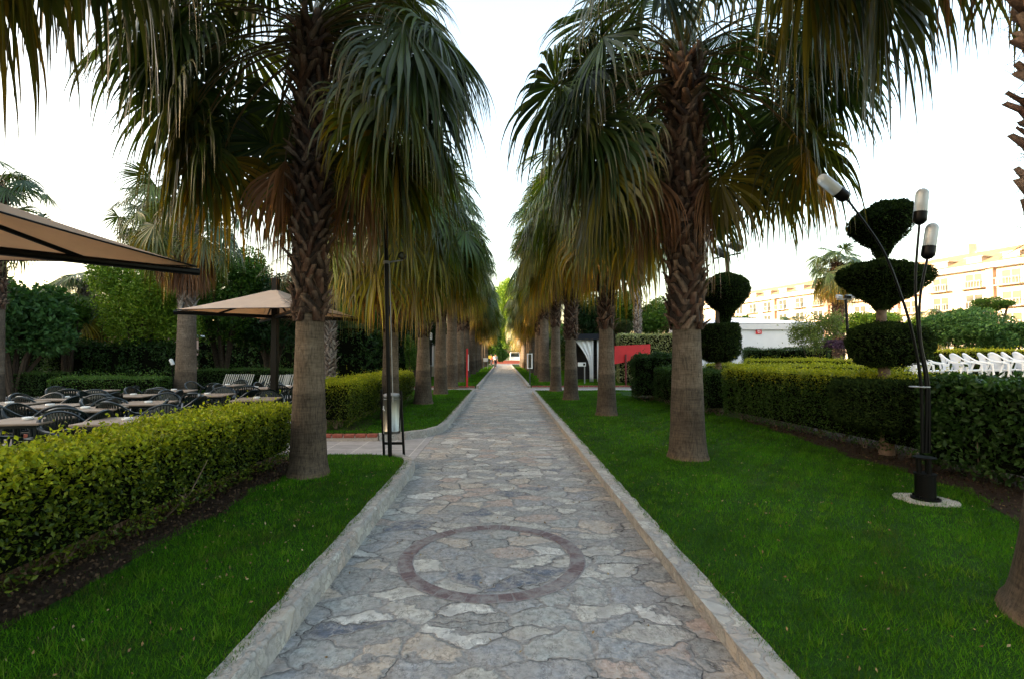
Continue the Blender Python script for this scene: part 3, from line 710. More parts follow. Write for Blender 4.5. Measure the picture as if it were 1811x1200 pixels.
# ------------------------------------------------------------------ HEDGES, TOPIARY, SHRUBS, TREES
def hedge(label, a, b, wd, h, seed, pal, top_pal=None, lsize=.035, dens=2200, z=.115, lo=.10, core=True, wob=.05, mat=None, name="hedge", stems=True, rag=.04):
    """a clipped hedge from a to b (plan points of its centre line)"""
    rng = np.random.default_rng(seed); a = np.array(a, float); b = np.array(b, float); L = np.linalg.norm(b - a); ang = math.atan2(b[1] - a[1], b[0] - a[0])
    t = thing(name, label, "hedge", (a[0], a[1], z), ang)
    parts = []
    def face(n, fn, nr):
        u = rng.uniform(0, 1, (n, 2)); p, q = fn(u); parts.append((p, np.tile(nr, (n, 1)) if q is None else q))
    hh = h - lo
    face(int(dens * L * hh), lambda u: (np.stack([u[:, 0] * L, np.full(len(u), -wd / 2), lo + u[:, 1] * hh], 1), None), np.array([0, -1., .25]))
    face(int(dens * L * hh), lambda u: (np.stack([u[:, 0] * L, np.full(len(u), wd / 2), lo + u[:, 1] * hh], 1), None), np.array([0, 1., .25]))
    face(int(dens * L * wd * 1.5), lambda u: (np.stack([u[:, 0] * L, (u[:, 1] - .5) * wd, np.full(len(u), h)], 1), None), np.array([0, 0, 1.]))
    for s in (0, 1):
        face(int(dens * wd * hh), lambda u: (np.stack([np.full(len(u), s * L), (u[:, 0] - .5) * wd, lo + u[:, 1] * hh], 1), None), np.array([2. * s - 1, 0, .25]))
    p = np.concatenate([x[0] for x in parts]); nr = np.concatenate([x[1] for x in parts])
    # rounded shoulders, uneven surface, thinner towards the ground
    d = rng.exponential(.045, len(p)) - .02; low = np.clip((lo + .35 - p[:, 2]) / .35, 0, 1)
    wv = lump(p * 1.0, 3.0, seed) * wob + lump(p, 9, seed + 1) * wob * .5
    p = p - nr * (d + low * .05)[:, None] + nr * wv[:, None]
    p = p + rng.normal(size=p.shape) * .012
    keep = rng.uniform(0, 1, len(p)) > low * .55
    keep &= ~((np.abs(p[:, 1]) > wd / 2 - .06) & (p[:, 2] > h - .05) & (rng.uniform(0, 1, len(p)) < .5))
    p, nr = p[keep], nr[keep]
    # ragged sprigs standing proud of the top
    ns = int(L * wd * dens * .16); q = np.stack([rng.uniform(0, L, ns), rng.uniform(-.5, .5, ns) * wd, h + rng.exponential(rag, ns)], 1)
    p = np.concatenate([p, q]); nr = np.concatenate([nr, np.tile([0, 0, 1.], (ns, 1))])
    cols = pick(rng, len(p), pal, .3)
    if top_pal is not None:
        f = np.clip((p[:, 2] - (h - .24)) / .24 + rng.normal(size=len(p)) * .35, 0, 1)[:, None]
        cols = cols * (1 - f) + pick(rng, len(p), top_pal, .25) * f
    V, T, Cc = leaves(rng, p, nr, lsize, cols, .55, 1.1)
    if core:
        pass
    mesh_np("foliage", V, T, None, Cc, mat or M_LEAF, t)
    m = MB(); rg = random.Random(seed)
    m.box((L / 2, 0, (h + lo) / 2 + .03), (L - .16, wd - .17, hh - .14)); co = m.build("dark_core", M_CORE, t)
    if stems:
        m = MB(); k = int(L / .16)
        for i in range(k):
            x = (i + rg.random()) * .16; y = rg.uniform(-.2, .2) * wd
            for _ in range(3): m.tube([(x, y, -.03), (x + rg.uniform(-.06, .06), y + rg.uniform(-.3, .3) * wd, lo + .1), (x + rg.uniform(-.15, .15), y + rg.uniform(-.45, .45) * wd, lo + .4)], [.010, .007, .003], 4, False)
        m.build("stems", M_PALEWOOD, t)
    return t
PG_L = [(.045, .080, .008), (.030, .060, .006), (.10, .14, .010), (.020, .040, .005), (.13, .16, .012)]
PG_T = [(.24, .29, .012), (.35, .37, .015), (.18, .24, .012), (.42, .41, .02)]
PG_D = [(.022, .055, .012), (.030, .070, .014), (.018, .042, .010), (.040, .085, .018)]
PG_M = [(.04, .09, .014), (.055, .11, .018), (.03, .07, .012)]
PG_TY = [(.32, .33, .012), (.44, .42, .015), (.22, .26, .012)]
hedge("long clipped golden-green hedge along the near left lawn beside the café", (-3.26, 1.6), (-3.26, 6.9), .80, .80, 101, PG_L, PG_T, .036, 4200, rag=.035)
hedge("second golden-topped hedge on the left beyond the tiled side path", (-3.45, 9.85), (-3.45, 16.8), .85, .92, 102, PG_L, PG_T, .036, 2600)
hedge("big-leaved dark green hedge at the right edge behind the palm", (5.95, 4.6), (5.75, 6.35), .9, 1.17, 103, PG_D + [(.06, .13, .03)], None, .075, 1500, name="hedge", rag=.03)
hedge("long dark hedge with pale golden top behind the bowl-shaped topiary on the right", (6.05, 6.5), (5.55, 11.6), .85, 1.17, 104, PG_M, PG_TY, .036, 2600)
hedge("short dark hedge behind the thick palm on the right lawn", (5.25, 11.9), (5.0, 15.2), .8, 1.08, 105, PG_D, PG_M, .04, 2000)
hedge("dark rounded hedge end beside the red panel", (4.75, 15.6), (5.3, 17.3), 1.3, 1.42, 106, PG_D, PG_D, .06, 1300, wob=.12)
# parterre hedges of the garden on the right
def hedge_px(label, pa, pb, zt, wd, seed, pal, tp, z=.0, ls=.05, dens=900, **k):
    a = P(*pa); b = P(*pb); return hedge(label, (a.x, a.y), (b.x, b.y), wd, zt, seed, pal, tp, ls, dens, z=z, stems=False, **k)
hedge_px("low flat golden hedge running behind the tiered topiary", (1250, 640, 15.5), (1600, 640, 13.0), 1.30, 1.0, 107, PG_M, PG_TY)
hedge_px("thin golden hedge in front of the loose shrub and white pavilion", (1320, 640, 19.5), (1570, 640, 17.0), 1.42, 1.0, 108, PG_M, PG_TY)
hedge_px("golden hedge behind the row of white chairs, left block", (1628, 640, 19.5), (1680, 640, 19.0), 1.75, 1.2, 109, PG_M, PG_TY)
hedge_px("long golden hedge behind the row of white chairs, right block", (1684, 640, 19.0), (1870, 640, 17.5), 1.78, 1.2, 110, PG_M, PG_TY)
hedge_px("dark flowering hedge in front of the white pavilion", (1315, 640, 22.5), (1460, 640, 21.5), 1.85, 1.1, 111, PG_D, PG_D, wob=.1)
hedge_px("tall variegated cream and green hedge behind the red panel", (1092, 640, 26.5), (1189, 640, 26.0), 2.62, 1.6, 112, [(.30, .33, .16), (.38, .40, .24), (.16, .22, .08), (.25, .27, .10)], None, ls=.09, dens=500)
hedge_px("long dark hedge at the far side of the café terrace, leftmost", (-40, 640, 17.5), (100, 640, 17.5), .98, 1.2, 113, PG_D, PG_M)
hedge_px("brighter green hedge behind the café tables left of the grey palm", (108, 640, 15.6), (290, 640, 16.3), .88, 1.4, 114, PG_M, [(.07, .14, .02), (.05, .11, .02)], rag=.08)
hedge_px("ivy-covered mound hedge below the light green tree", (115, 640, 20.0), (330, 640, 21.0), 1.95, 2.4, 115, PG_D, PG_D, ls=.09, dens=600, wob=.25)
hedge_px("dark hedge below the pink building at the far left", (-60, 640, 20.5), (110, 640, 21), 1.75, 1.4, 116, PG_D, PG_D, ls=.08, dens=600)
hedge_px("low dark hedge behind the striped chairs under the trees", (350, 640, 20.5), (520, 640, 21), 1.0, 1.0, 117, PG_D, PG_M)
hedge_px("low dark hedge at the foot of the cream building", (590, 640, 33.0), (735, 640, 33.0), 1.1, 1.0, 118, PG_D, PG_D, ls=.09, dens=500)
hedge("tall dark hedge wall behind the left row of palms", (-8.2, 26), (-7.6, 44), 1.8, 3.0, 119, PG_D, PG_D, .13, 220, z=0, stems=False, wob=.35)
hedge("tall dark hedge wall behind the right row of palms", (7.2, 36), (5.2, 72), 1.8, 3.2, 120, PG_D, PG_D, .13, 220, z=0, stems=False, wob=.35)

hedge("tall dark hedge closing the lawn behind the café trees on the left", (-42, 44), (-8.6, 42), 2.0, 4.2, 121, PG_D, PG_D, .2, 110, z=0, stems=False, wob=.5)
hedge("tall dark hedge far behind the white pavilion on the right", (8.6, 52), (34, 50), 2.0, 3.2, 122, PG_D, PG_M, .2, 110, z=0, stems=False, wob=.5)

def blob_leaves(rng, c, r, n, lsize, pal, depth=.12, lumpy=.12, seed=0, flat=None):
    d = unit(rng.normal(size=(n, 3))); q = d * (1 - rng.exponential(depth, (n, 1)) + lumpy * lump(d, 3.1, seed)[:, None] + lumpy * .5 * lump(d, 9, seed)[:, None])
    p = np.array(c) + q * np.array(r)
    return p, unit(d / np.array(r)), pick(rng, n, pal, .3)

def topiary(label, base, tiers, seed, trunk_r=.09):
    """tiers: list of (z0, z1, radius, kind) with kind bowl/box/round"""
    rng = np.random.default_rng(seed); t = thing("topiary_tree", label, "topiary", base)
    m = MB(); ztop = max(x[1] for x in tiers); m.tube([(0, 0, -.05), (.02, 0, .5), (-.02, .02, ztop * .5), (.0, 0, ztop - .2)], [trunk_r * 1.25, trunk_r, trunk_r * .8, trunk_r * .5], 10)
    m.build("trunk", M_PALEWOOD, t, smooth=True)
    for (z0, z1, r, kind, ox) in tiers:
        n = int(42000 * r * r); hh = z1 - z0
        s = rng.uniform(0, 1, n); a = rng.uniform(0, 2 * np.pi, n)
        if kind == 'bowl': pr = [(0, .10), (.12, .24), (.33, .62), (.52, .90), (.66, 1.0), (.80, .93), (.92, .62), (1, .1)]
        elif kind in ('tear', 'tilt'): pr = [(0, .12), (.2, .30), (.38, .66), (.54, .93), (.66, 1.0), (.78, .94), (.9, .66), (1, .12)]
        elif kind == 'box': pr = [(0, .35), (.1, .75), (.22, .95), (.5, 1.0), (.85, 1.0), (.97, .88), (1, .3)]
        else: pr = [(0, .3), (.12, .72), (.35, .97), (.6, 1.0), (.85, .85), (1, .25)]
        pz = np.array([x[0] for x in pr]); px = np.array([x[1] for x in pr])
        cap = rng.uniform(0, 1, n) < .33
        rr = np.interp(s, pz, px); zz = s.copy()
        rr[cap] = np.sqrt(rng.uniform(0, 1, cap.sum())) * .93; tq = np.array([q for q in pr if q[0] > .6]); zz[cap] = np.interp(-rr[cap], -tq[:, 1], tq[:, 0])
        tl = .34 if kind == 'tilt' else .06 * math.sin(seed + z0 * 5)
        nx = np.stack([np.cos(a), np.sin(a), np.where(cap, 2.5, (s - .45) * 1.2)], 1); nx = unit(nx)
        pos = np.stack([np.cos(a) * rr * r + ox, np.sin(a) * rr * r, z0 + zz * hh], 1)
        pos[:, 2] += tl * (pos[:, 0] - ox) * np.clip((pos[:, 2] - z0) / hh, 0, 1)
        pos = pos + nx * (lump(nx * r, 5, seed) * .03 + lump(pos, 11, seed) * .018 - rng.exponential(.02, n) + .01)[:, None]
        st_ = rng.uniform(0, 1, n) < .02; pos[st_] += nx[st_] * rng.exponential(.03, st_.sum())[:, None]
        V, T, Cc = leaves(rng, pos, nx, .050, pick(rng, n, [(.018, .034, .009), (.028, .052, .012), (.045, .072, .016), (.012, .022, .007)], .3), .34, .8)
        fo = mesh_np("foliage_tier", V, T, None, Cc, M_SOFT, t)
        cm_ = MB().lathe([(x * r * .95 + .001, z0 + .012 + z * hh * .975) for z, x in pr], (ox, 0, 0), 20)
        cm_.v = [(x, y, z + tl * (x - ox) * min(1, max(0, (z - z0) / hh))) for x, y, z in cm_.v]; cm_.build("dark_core", M_CORE, fo, smooth=True)
    return t
b = G(1568, 803); s_ = b.y / F
def zz(py, Y): return 1.6 + (HZ - py) / F * Y - .115
YB = b.y
topiary("tall four-tiered topiary with bowl-shaped tops behind the three-headed lamp", (b.x, b.y, .115), [
    (zz(762, YB), zz(668, YB), .80, 'box', .12), (zz(648, YB), zz(570, YB), .53, 'round', .05), (zz(545, YB), zz(460, YB), .59, 'bowl', 0), (zz(455, YB), zz(352, YB), .44, 'tilt', .0)], 201, .085)
b = G(1272, 727); YB = b.y
topiary("three-tiered topiary right of the thick palm, bowl over clipped boxes", (b.x, b.y, .115), [
    (zz(715, YB), zz(656, YB), .62, 'box', .1), (zz(640, YB), zz(573, YB), .54, 'box', .0), (zz(570, YB), zz(482, YB), .62, 'tear', .2)], 202, .085)

def shrub(name, label, cat, base, blobs, seed, pal, lsize=.08, dens=900, trunk=None, mat=None, trunkmat=None, depth=.25):
    rng = np.random.default_rng(seed); t = thing(name, label, cat, base); P_, N_, C_ = [], [], []
    for (c, r) in blobs:
        n = int(dens * (r[0] * r[1] + r[0] * r[2] + r[1] * r[2]) / 3 * 12.5)
        p, nn, cc = blob_leaves(rng, c, r, n, lsize, pal, depth, .18, seed + len(P_)); P_.append(p); N_.append(nn); C_.append(cc)
    p = np.concatenate(P_); g = lump(p, 2.6, seed) + .6 * lump(p, 6.5, seed + 2); kp = g > -1.05; p = p[kp]; 
    V, T, Cc = leaves(rng, p, np.concatenate(N_)[kp], lsize, np.concatenate(C_)[kp], .5, 1.1, down=.25)
    mesh_np("crown", V, T, None, Cc, mat or M_LEAF, t)
    m = MB(); rg = random.Random(seed)
    for (c, r) in blobs:
        for _ in range(1):
            q = Vector(c) + Vector((rg.uniform(-.5, .5) * r[0], rg.uniform(-.5, .5) * r[1], rg.uniform(-.2, .6) * r[2]))
            tr = trunk or .08; mid = Vector((q.x * .3, q.y * .3, q.z * .45))
            m.tube([(rg.uniform(-.05, .05), rg.uniform(-.05, .05), -.1), mid, q], [tr, tr * .6, tr * .15], 6, False)
    m.build("trunk", trunkmat or M_WOOD, t, smooth=True)
    return t
PT1 = [(.040, .10, .012), (.060, .135, .016), (.028, .07, .010), (.09, .17, .02)]
PT2 = [(.12, .22, .02), (.17, .28, .025), (.08, .17, .015), (.22, .31, .03)]
PT3 = [(.016, .045, .012), (.024, .06, .015), (.012, .035, .010)]
PT4 = [(.05, .12, .03), (.035, .095, .03), (.07, .15, .04)]
def tree_px(label, px, Y, cy, rx, rz_, seed, pal, lsize=.14, dens=260, name="broadleaf_tree", cat="tree", extra=None, trunk=.13, mat=None, depth=.28):
    """crown centre at photo height cy, half sizes in photo pixels"""
    b = P(px, 640, Y); k = Y / F; cz = 1.6 + (HZ - cy) * k; rX, rZ = rx * k, rz_ * k; rg = random.Random(seed)
    blobs = [((0, 0, cz), (rX * .72, rX * .72, rZ * .8))]
    for i in range(7):
        a = i * 2.4 + rg.random(); q = rg.uniform(.45, .65)
        blobs.append(((math.cos(a) * rX * q, math.sin(a) * rX * q, cz + rg.uniform(-.5, .55) * rZ), (rX * rg.uniform(.3, .45), rX * .4, rZ * rg.uniform(.3, .42))))
    return shrub(name, label, cat, (b.x, b.y, 0), blobs, seed, pal, lsize, dens, trunk, mat, None, depth)
tree_px("dark glossy big-leaved tree at the left edge under the canvas sail", 25, 17, 560, 82, 78, 301, PT4, .20, 200)
tree_px("small tree with forked trunk before the pink building", 118, 19, 560, 34, 50, 302, PT1, .14, 240)
tree_px("bright light-green tree left of the grey palm with brown skirt", 250, 20.5, 540, 92, 103, 303, PT2, .11, 420)
tree_px("dark green tree behind the grey palm", 395, 23, 528, 84, 100, 304, PT1, .13, 300)
tree_px("very dark tree behind the second canvas sail", 478, 24, 560, 78, 80, 305, PT3, .13, 300)
tree_px("dark tree between the canvas sail and the date palm", 555, 27, 565, 60, 70, 306, PT3, .13, 300)
tree_px("dense tree in front of the cream building", 645, 29, 575, 42, 48, 307, PT1, .13, 300)
tree_px("dark tree behind the palms over the cream building", 735, 31, 570, 55, 62, 308, PT3, .14, 300)
tree_px("tall dark tree beyond the date palm on the left", 610, 40, 520, 70, 80, 309, PT1, .2, 200)
tree_px("distant tree at the far left beyond the pink building", 70, 45, 560, 75, 50, 310, PT1, .25, 120)
tree_px("yellowish-green tree above the cream building roof", 690, 48, 520, 50, 65, 311, PT2, .25, 120)
tree_px("columnar clipped shrub before the cream building windows", 628, 30.5, 635, 12, 35, 312, PT1, .08, 900, "columnar_shrub", "shrub")
tree_px("wide columnar shrub beside the palm behind the bin", 728, 27, 625, 14, 38, 313, PT1, .08, 900, "columnar_shrub", "shrub")
for i, (px, Y, cy, rx, rz_) in enumerate([(1045, 33, 560, 42, 55), (1100, 35, 552, 45, 50), (1165, 34, 560, 45, 42)]):
    tree_px(["dark green tree behind the white draped gazebo", "green tree left of the slender pale palm", "green tree right of the slender pale palm"][i], px, Y, cy, rx, rz_, 320 + i, PT1 if i else PT3, .16, 260)
tree_px("dark round bush above the red panel", 1103, 29, 577, 19, 14, 325, [(.04, .06, .015), (.03, .05, .012)], .06, 1300, "round_bush", "bush", depth=.1)
tree_px("loose light-leaved shrub before the white pavilion", 1442, 20, 585, 52, 48, 326, [(.10, .15, .03), (.14, .18, .04), (.07, .11, .03)], .085, 260, "loose_shrub", "shrub", trunk=.03, depth=.5)
tree_px("large glossy green shrub behind the white chairs", 1722, 22, 580, 76, 46, 327, PT4, .12, 520, "large_shrub", "shrub", trunk=.05)
tree_px("green shrub at the right edge behind the white chairs", 1818, 21, 590, 36, 30, 328, PT4, .12, 420, "large_shrub", "shrub", trunk=.05)
tree_px("flat clipped cloud-shaped bush before the hotel balconies", 1754, 27, 537, 33, 15, 329, PT1, .07, 900, "cloud_bush", "bush", depth=.1)
tree_px("light green shrub between the lamp stems and the loose shrub", 1545, 24, 575, 50, 28, 330, PT2, .11, 400, "garden_shrub", "shrub")
tree_px("small sunlit green shrub left of the large glossy one", 1640, 27, 585, 34, 30, 331, PT2, .11, 400, "garden_shrub", "shrub")
tree_px("purple-leaved low shrub at the foot of the lamp post", 1482, 19, 608, 26, 10, 332, [(.09, .05, .09), (.06, .03, .07)], .06, 900, "purple_shrub", "shrub", trunk=.02)
tree_px("green tree at the left of the far end of the path", 862, 86, 610, 34, 34, 333, PT1, .3, 160)
tree_px("golden-green tree at the far end of the path", 893, 95, 555, 34, 75, 334, PT2, .3, 160)
tree_px("dark broad tree closing the far end of the path", 868, 120, 580, 70, 50, 335, PT1, .5, 120)
tree_px("tree beyond the hedge wall at the far right of the path", 975, 100, 600, 50, 34, 336, PT1, .4, 120)
tree_px("tree showing over the white pavilion beside the topiary", 1300, 45, 580, 45, 25, 337, PT1, .2, 200)

# ------------------------------------------------------------------ BUILDINGS
def window(parent, c, wd, h, ang, frame=M_WALLW, fr=.06, sash=True):
    M = Matrix.Rotation(ang, 3, 'Z'); c = Vector(c); f = MB()
    for sx in (-1, 1): f.box(c + M @ Vector((sx * (wd / 2), 0, 0)), (fr, .10, h + fr), m=M)
    for sz in (-1, 1): f.box(c + M @ Vector((0, 0, sz * h / 2)), (wd - fr, .10, fr), m=M)
    if sash: f.box(c, (fr * .7, .08, h - fr), m=M)
    o = f.build("window", frame, parent); MB().box(c + M @ Vector((0, .02, 0)), (wd - .02, .03, h - .02), m=M).build("pane", M_GLASS, o); return o
# hotel on the right, sunlit
t = thing("hotel_building", "long cream hotel with balconies and brown dormered roof lit by low sun", "building", (0, 0, 0))
A, B_ = Vector((78.0, 44.0, 0)), Vector((50.5, 157.0, 0)); L = (B_ - A).length; ang = math.atan2(B_.y - A.y, B_.x - A.x); D = (B_ - A).normalized(); NV = Vector((-D.y, D.x, 0))   # NV faces the garden
cen = (A + B_) / 2; Mh = Matrix.Rotation(ang, 3, 'Z')
HE = 15.0
MB().box(cen - NV * 7 + Vector((0, 0, HE / 2)), (L, 14, HE), m=Mh).build("wall", M_WALLC, t)
m = MB()
e0, e1 = NV * .9, -NV * 6; vs = []
for q in (A, B_):
    vs += [q + e0 + Vector((0, 0, HE)), q + e1 + Vector((0, 0, HE + 3.0)), q - NV * 14.5 + Vector((0, 0, HE))]
m.add(vs, [(0, 1, 4, 3), (1, 2, 5, 4), (0, 3, 5, 2), (0, 2, 1), (3, 4, 5)])
rf = m.build("roof", M_ROOF, t)
MB().box(cen + NV * .75 + Vector((0, 0, HE - .45)), (L, 1.4, .7), m=Mh).build("cornice", M_WALLW, t)
nb = int(L / 4.6)
for i in range(nb):
    q = A + D * (4.6 * (i + .5))
    d_ = MB(); d_.box(q + NV * -1.3 + Vector((0, 0, HE + .75)), (2.0, 2.6, .8), m=Mh); d_.box(q - NV * 1.6 + Vector((0, 0, HE + 1.25)), (2.5, 3.4, .16), m=Mh)
    d_.build("dormer", M_WALLC, rf)
PILM = plain("pilaster_paint", (.38, .24, .18), .8, 0, .1)
for i in range(0, nb):
    q = A + D * (4.6 * i)
    if i % 3 == 0: MB().box(q + NV * .35 + Vector((0, 0, HE / 2)), (.9, .6, HE - 1), m=Mh).build("pilaster", PILM, t)
for i in range(nb):
    if i > 17: break
    q = A + D * (4.6 * (i + .5))
    for s in range(4):
        z = 2.2 + s * 3.1
        window(t, q + NV * .06 + Vector((0, 0, z + 1.2)), 2.3, 2.1, ang + math.pi, fr=.12)
        b_ = MB(); b_.box(q + NV * .7 + Vector((0, 0, z)), (3.2, 1.3, .16), m=Mh)
        for k in range(9): b_.box(q + NV * 1.3 + D * (-1.5 + .375 * k) + Vector((0, 0, z + .55)), (.07, .07, .9), m=Mh)
        b_.box(q + NV * 1.3 + Vector((0, 0, z + 1.04)), (3.2, .09, .09), m=Mh)
        if i < 17 and s < 4: b_.build("balcony", M_WALLC, t)
# far blocks above the hotel roof
p = P(1678, 640, 190)
MB().box((p.x, p.y, 22), (16, 12, 44 * .98)).v
t2 = thing("tower_block", "pale grey rooftop block with a slim stair tower above the hotel roof", "building", (p.x, p.y, 0))
zt = lambda py, Y: 1.6 + (HZ - py) * Y / F
MB().box((0, 0, zt(459, 190) / 2), (20, 10, zt(459, 190))).build("wall", M_WALLW, t2)
MB().box((6, -.5, zt(432, 190) / 2), (3.2, 9, zt(432, 190))).build("stair_tower", M_WALLC, t2)
MB().box((15, -1, zt(446, 190) / 2), (16, 9, zt(446, 190))).build("side_wing", M_WALLW, t2)
# unseen block added left of the camera to throw evening shade over the garden
t = thing("shade_block", "unseen cream block added left of the garden to shade the lawns", "building", (-62, -19, 0))
MB().box((-7, 0, 12.5), (14, 112, 25)).build("wall", M_WALLC, t); MB().box((-7, 0, 25.4), (15, 113, .8)).build("roof", M_ROOF, t)
wm = MB()
for i in range(26):
    for s in range(7): wm.box((.03, -53 + i * 4.2, 2.4 + s * 3.3), (.10, 1.9, 1.6))
wm.build("windows", M_GLASS, t)

# cream building behind the bin palm
c = P(655, 640, 34); t = thing("garden_building", "low cream building with white-framed dark windows behind the palms", "building", (c.x, c.y, 0))
MB().box((0, 3, 1.75), (9.4, 6, 3.5)).build("wall", M_WALLC, t); MB().box((0, 3, 3.6), (10, 6.6, .25)).build("roof", M_ROOF, t)
for px in (612, 660, 706, 750):
    q = P(px, 640, 34); window(t, (q.x - c.x, -.04, 1.75), 1.2, 1.75, 0, fr=.09)
c = P(95, 640, 34); t = thing("pink_building", "pink low building glimpsed between tree trunks at the far left", "building", (c.x, c.y, 0))
MB().box((0, 3, 1.5), (12, 6, 3.0)).build("wall", M_PINK, t); MB().box((0, 3, 3.07), (12.6, 6.6, .14)).build("roof", M_WALLW, t)
for dx in (-4, -1, 2, 4.6): window(t, (dx, -.04, 1.5), 1.1, 1.2, 0)

# white pavilion with red sign
c = P(1345, 640, 25); k = 25 / F
t = thing("white_pavilion", "low white prefabricated pavilion with shallow pyramid roof and a small red sign", "building", (c.x, c.y, 0))
hw = zt(571, 25); W_ = 190 * k
MB().box((0, 2, hw / 2), (W_ + 1.2, 4, hw)).build("wall", M_WALLW, t)
MB().add([(-W_ / 2 - .7, -.1, hw), (W_ / 2 + .7, -.1, hw), (W_ / 2 + .7, 4.1, hw), (-W_ / 2 - .7, 4.1, hw), (-.9, 2, hw + .42), (.3, 2, hw + .42)], [(0, 1, 5, 4), (1, 2, 5), (2, 3, 4, 5), (3, 0, 4), (3, 2, 1, 0)]).build("roof", M_WALLW, t)
MB().box((0, -.06, hw - .18), (W_ + 1.3, .1, .30)).build("fascia", plain("fascia", (.60, .60, .62), .6, 0, .04), t)
sg = MB().box((P(1342, 640, 25).x - c.x, -.035, zt(586, 25)), (.29, .04, .25)).build("sign", M_RED, t)
x_ = P(1342, 640, 25).x - c.x; z_ = zt(586, 25)
mk = MB(); mk.box((x_ - .03, -.06, z_ + .045), (.13, .01, .022)); mk.box((x_ - .05, -.06, z_ - .005), (.022, .01, .09)); mk.box((x_ + .02, -.06, z_ - .055), (.12, .01, .02)); mk.box((x_ + .065, -.06, z_ - .01), (.02, .01, .09)); mk.box((x_ + .01, -.06, z_), (.05, .01, .02))
mk.build("sign_marks", M_WHITE, sg)

# raised deck of the garden on the right (under the white chairs)
MB().prism([(9.2, 11), (26, 11), (26, 18.2), (9.2, 18.2)], -.04, .62).build("pool_deck", M_CONC)['kind'] = 'structure'

# draped gazebo on the right
c = P(1044, 676, 26); t = thing("gazebo", "dark-roofed garden gazebo with white draped curtains", "gazebo", (c.x, c.y, .1))
m = MB()
for x in (-.9, .9):
    for y in (0, 1.8): m.box((x, y, 1.15), (.09, .09, 2.3))
for z in (.35, .95, 1.5): m.box((.45, .02, z), (.8, .05, .05))
m.build("frame", M_BLACK, t)
MB().box((0, .9, 2.45), (2.3, 2.3, .3), taper=.8).build("roof", M_BLACK, t)
def curtain(x0, x1, y, z0, z1, parent, gather=.5, seed=1):
    n = 24; vs = []; fs = []
    for j in range(9):
        t_ = j / 8; z = z1 + (z0 - z1) * t_
        pull = 1 - gather * math.sin(min(1, t_ * 1.4) * math.pi / 2)
        for i in range(n + 1):
            u = i / n; vs.append((x1 + (x0 - x1) * u * pull, y - .04 * math.sin(u * 20 + seed), z))
    for j in range(8):
        for i in range(n): fs.append((j * (n + 1) + i, j * (n + 1) + i + 1, (j + 1) * (n + 1) + i + 1, (j + 1) * (n + 1) + i))
    o = MB().add(vs, fs).build("curtain", M_WHITE, parent, smooth=True); s = o.modifiers.new("s", 'SOLIDIFY'); s.thickness = .012; return o
curtain(-.85, .15, -.05, .1, 2.3, t, .8, 1); curtain(.88, .35, -.08, .1, 2.3, t, .2, 3); curtain(-.88, -.5, 1.8, .1, 2.3, t, .2, 3)
MB().box((0, 1.7, 1.2), (1.7, .04, 2.1)).build("interior_shade_sheet", plain("interior_shade", (.02, .02, .025), .9), t)  # shade inside the gazebo painted as a dark sheet

# red panel and post
Y = 24.3; a = P(1087, 640, Y); k = Y / F
t = thing("red_sign", "slanted blank red board on a post beside the dark hedge", "sign", (a.x, a.y, 0))
vs = []
for (px, py) in ((1087, 643), (1150, 632), (1150, 608), (1087, 611)):
    q = P(px, py, Y); vs.append((q.x - a.x, 0, q.z))
MB().add(vs + [(x, .05, z) for x, y, z in vs], [(0, 1, 2, 3), (7, 6, 5, 4), (0, 4, 5, 1), (1, 5, 6, 2), (2, 6, 7, 3), (3, 7, 4, 0)]).build("board", M_RED, t)
MB().tube([((1106 - 1087) * k, -.09, 0), ((1106 - 1087) * k, -.09, zt(626, Y))], .045, 8).build("post", plain("dark_red_post", (.12, .015, .015), .6), t)
MB().tube([((1140 - 1087) * k, .1, 0), ((1140 - 1087) * k, .1, zt(615, Y))], .045, 8).build("post", M_BLACK, t)

# ------------------------------------------------------------------ LAMP with three heads
b = G(1637, 884, .115); YL = b.y; k = YL / F
t = thing("garden_lamp", "black three-stemmed garden lamp with frosted capsule heads on the right lawn", "lamp", (b.x, b.y, .115))
def LP(px, py, dy=0): q = P(px, py, YL + dy); return (q.x - b.x, q.y - b.y, q.z - .115)
vs = []; rg = random.Random(4); n = 18
for i in range(n): a = 2 * math.pi * i / n; r_ = .25 * rg.uniform(.88, 1.1); vs.append((r_ * math.cos(a) * 1.05, r_ * math.sin(a)))
MB().prism(vs, -.03, .014).build("concrete_footing", M_CONC, t)
MB().lathe([(.125, .014), (.125, .030), (.088, .034), (.088, .262), (.096, .264), (.096, .278)], n=28).build("base_cylinder", M_BLACK, t, smooth=True)
m = MB()
for i in range(4): m.tube([(.105 * math.cos(i * 1.57 + .5), .105 * math.sin(i * 1.57 + .5), .02), (.105 * math.cos(i * 1.57 + .5), .105 * math.sin(i * 1.57 + .5), .055)], .011, 6)
m.build("bolt_set", M_BLACK, t)
z2 = LP(1637, 808)[2]; z3 = LP(1637, 683)[2]
MB().lathe([(.098, z2 - .006), (.098, z2 + .006)], n=24).build("collar_plate", M_BLACK, t)
MB().lathe([(.088, z3 - .004), (.088, z3 + .004)], (LP(1626, 683)[0], 0, 0), n=24).build("collar_plate", M_GREY, t)
m = MB(); m.tube([(.045, .02, .27), (.045, .02, z2)], .022, 8); m.tube([(-.045, .02, .27), (-.045, .02, z2)], .022, 8); m.tube([(0, -.05, .27), (0, -.05, z2)], .022, 8); m.build("leg_rods", M_BLACK, t)
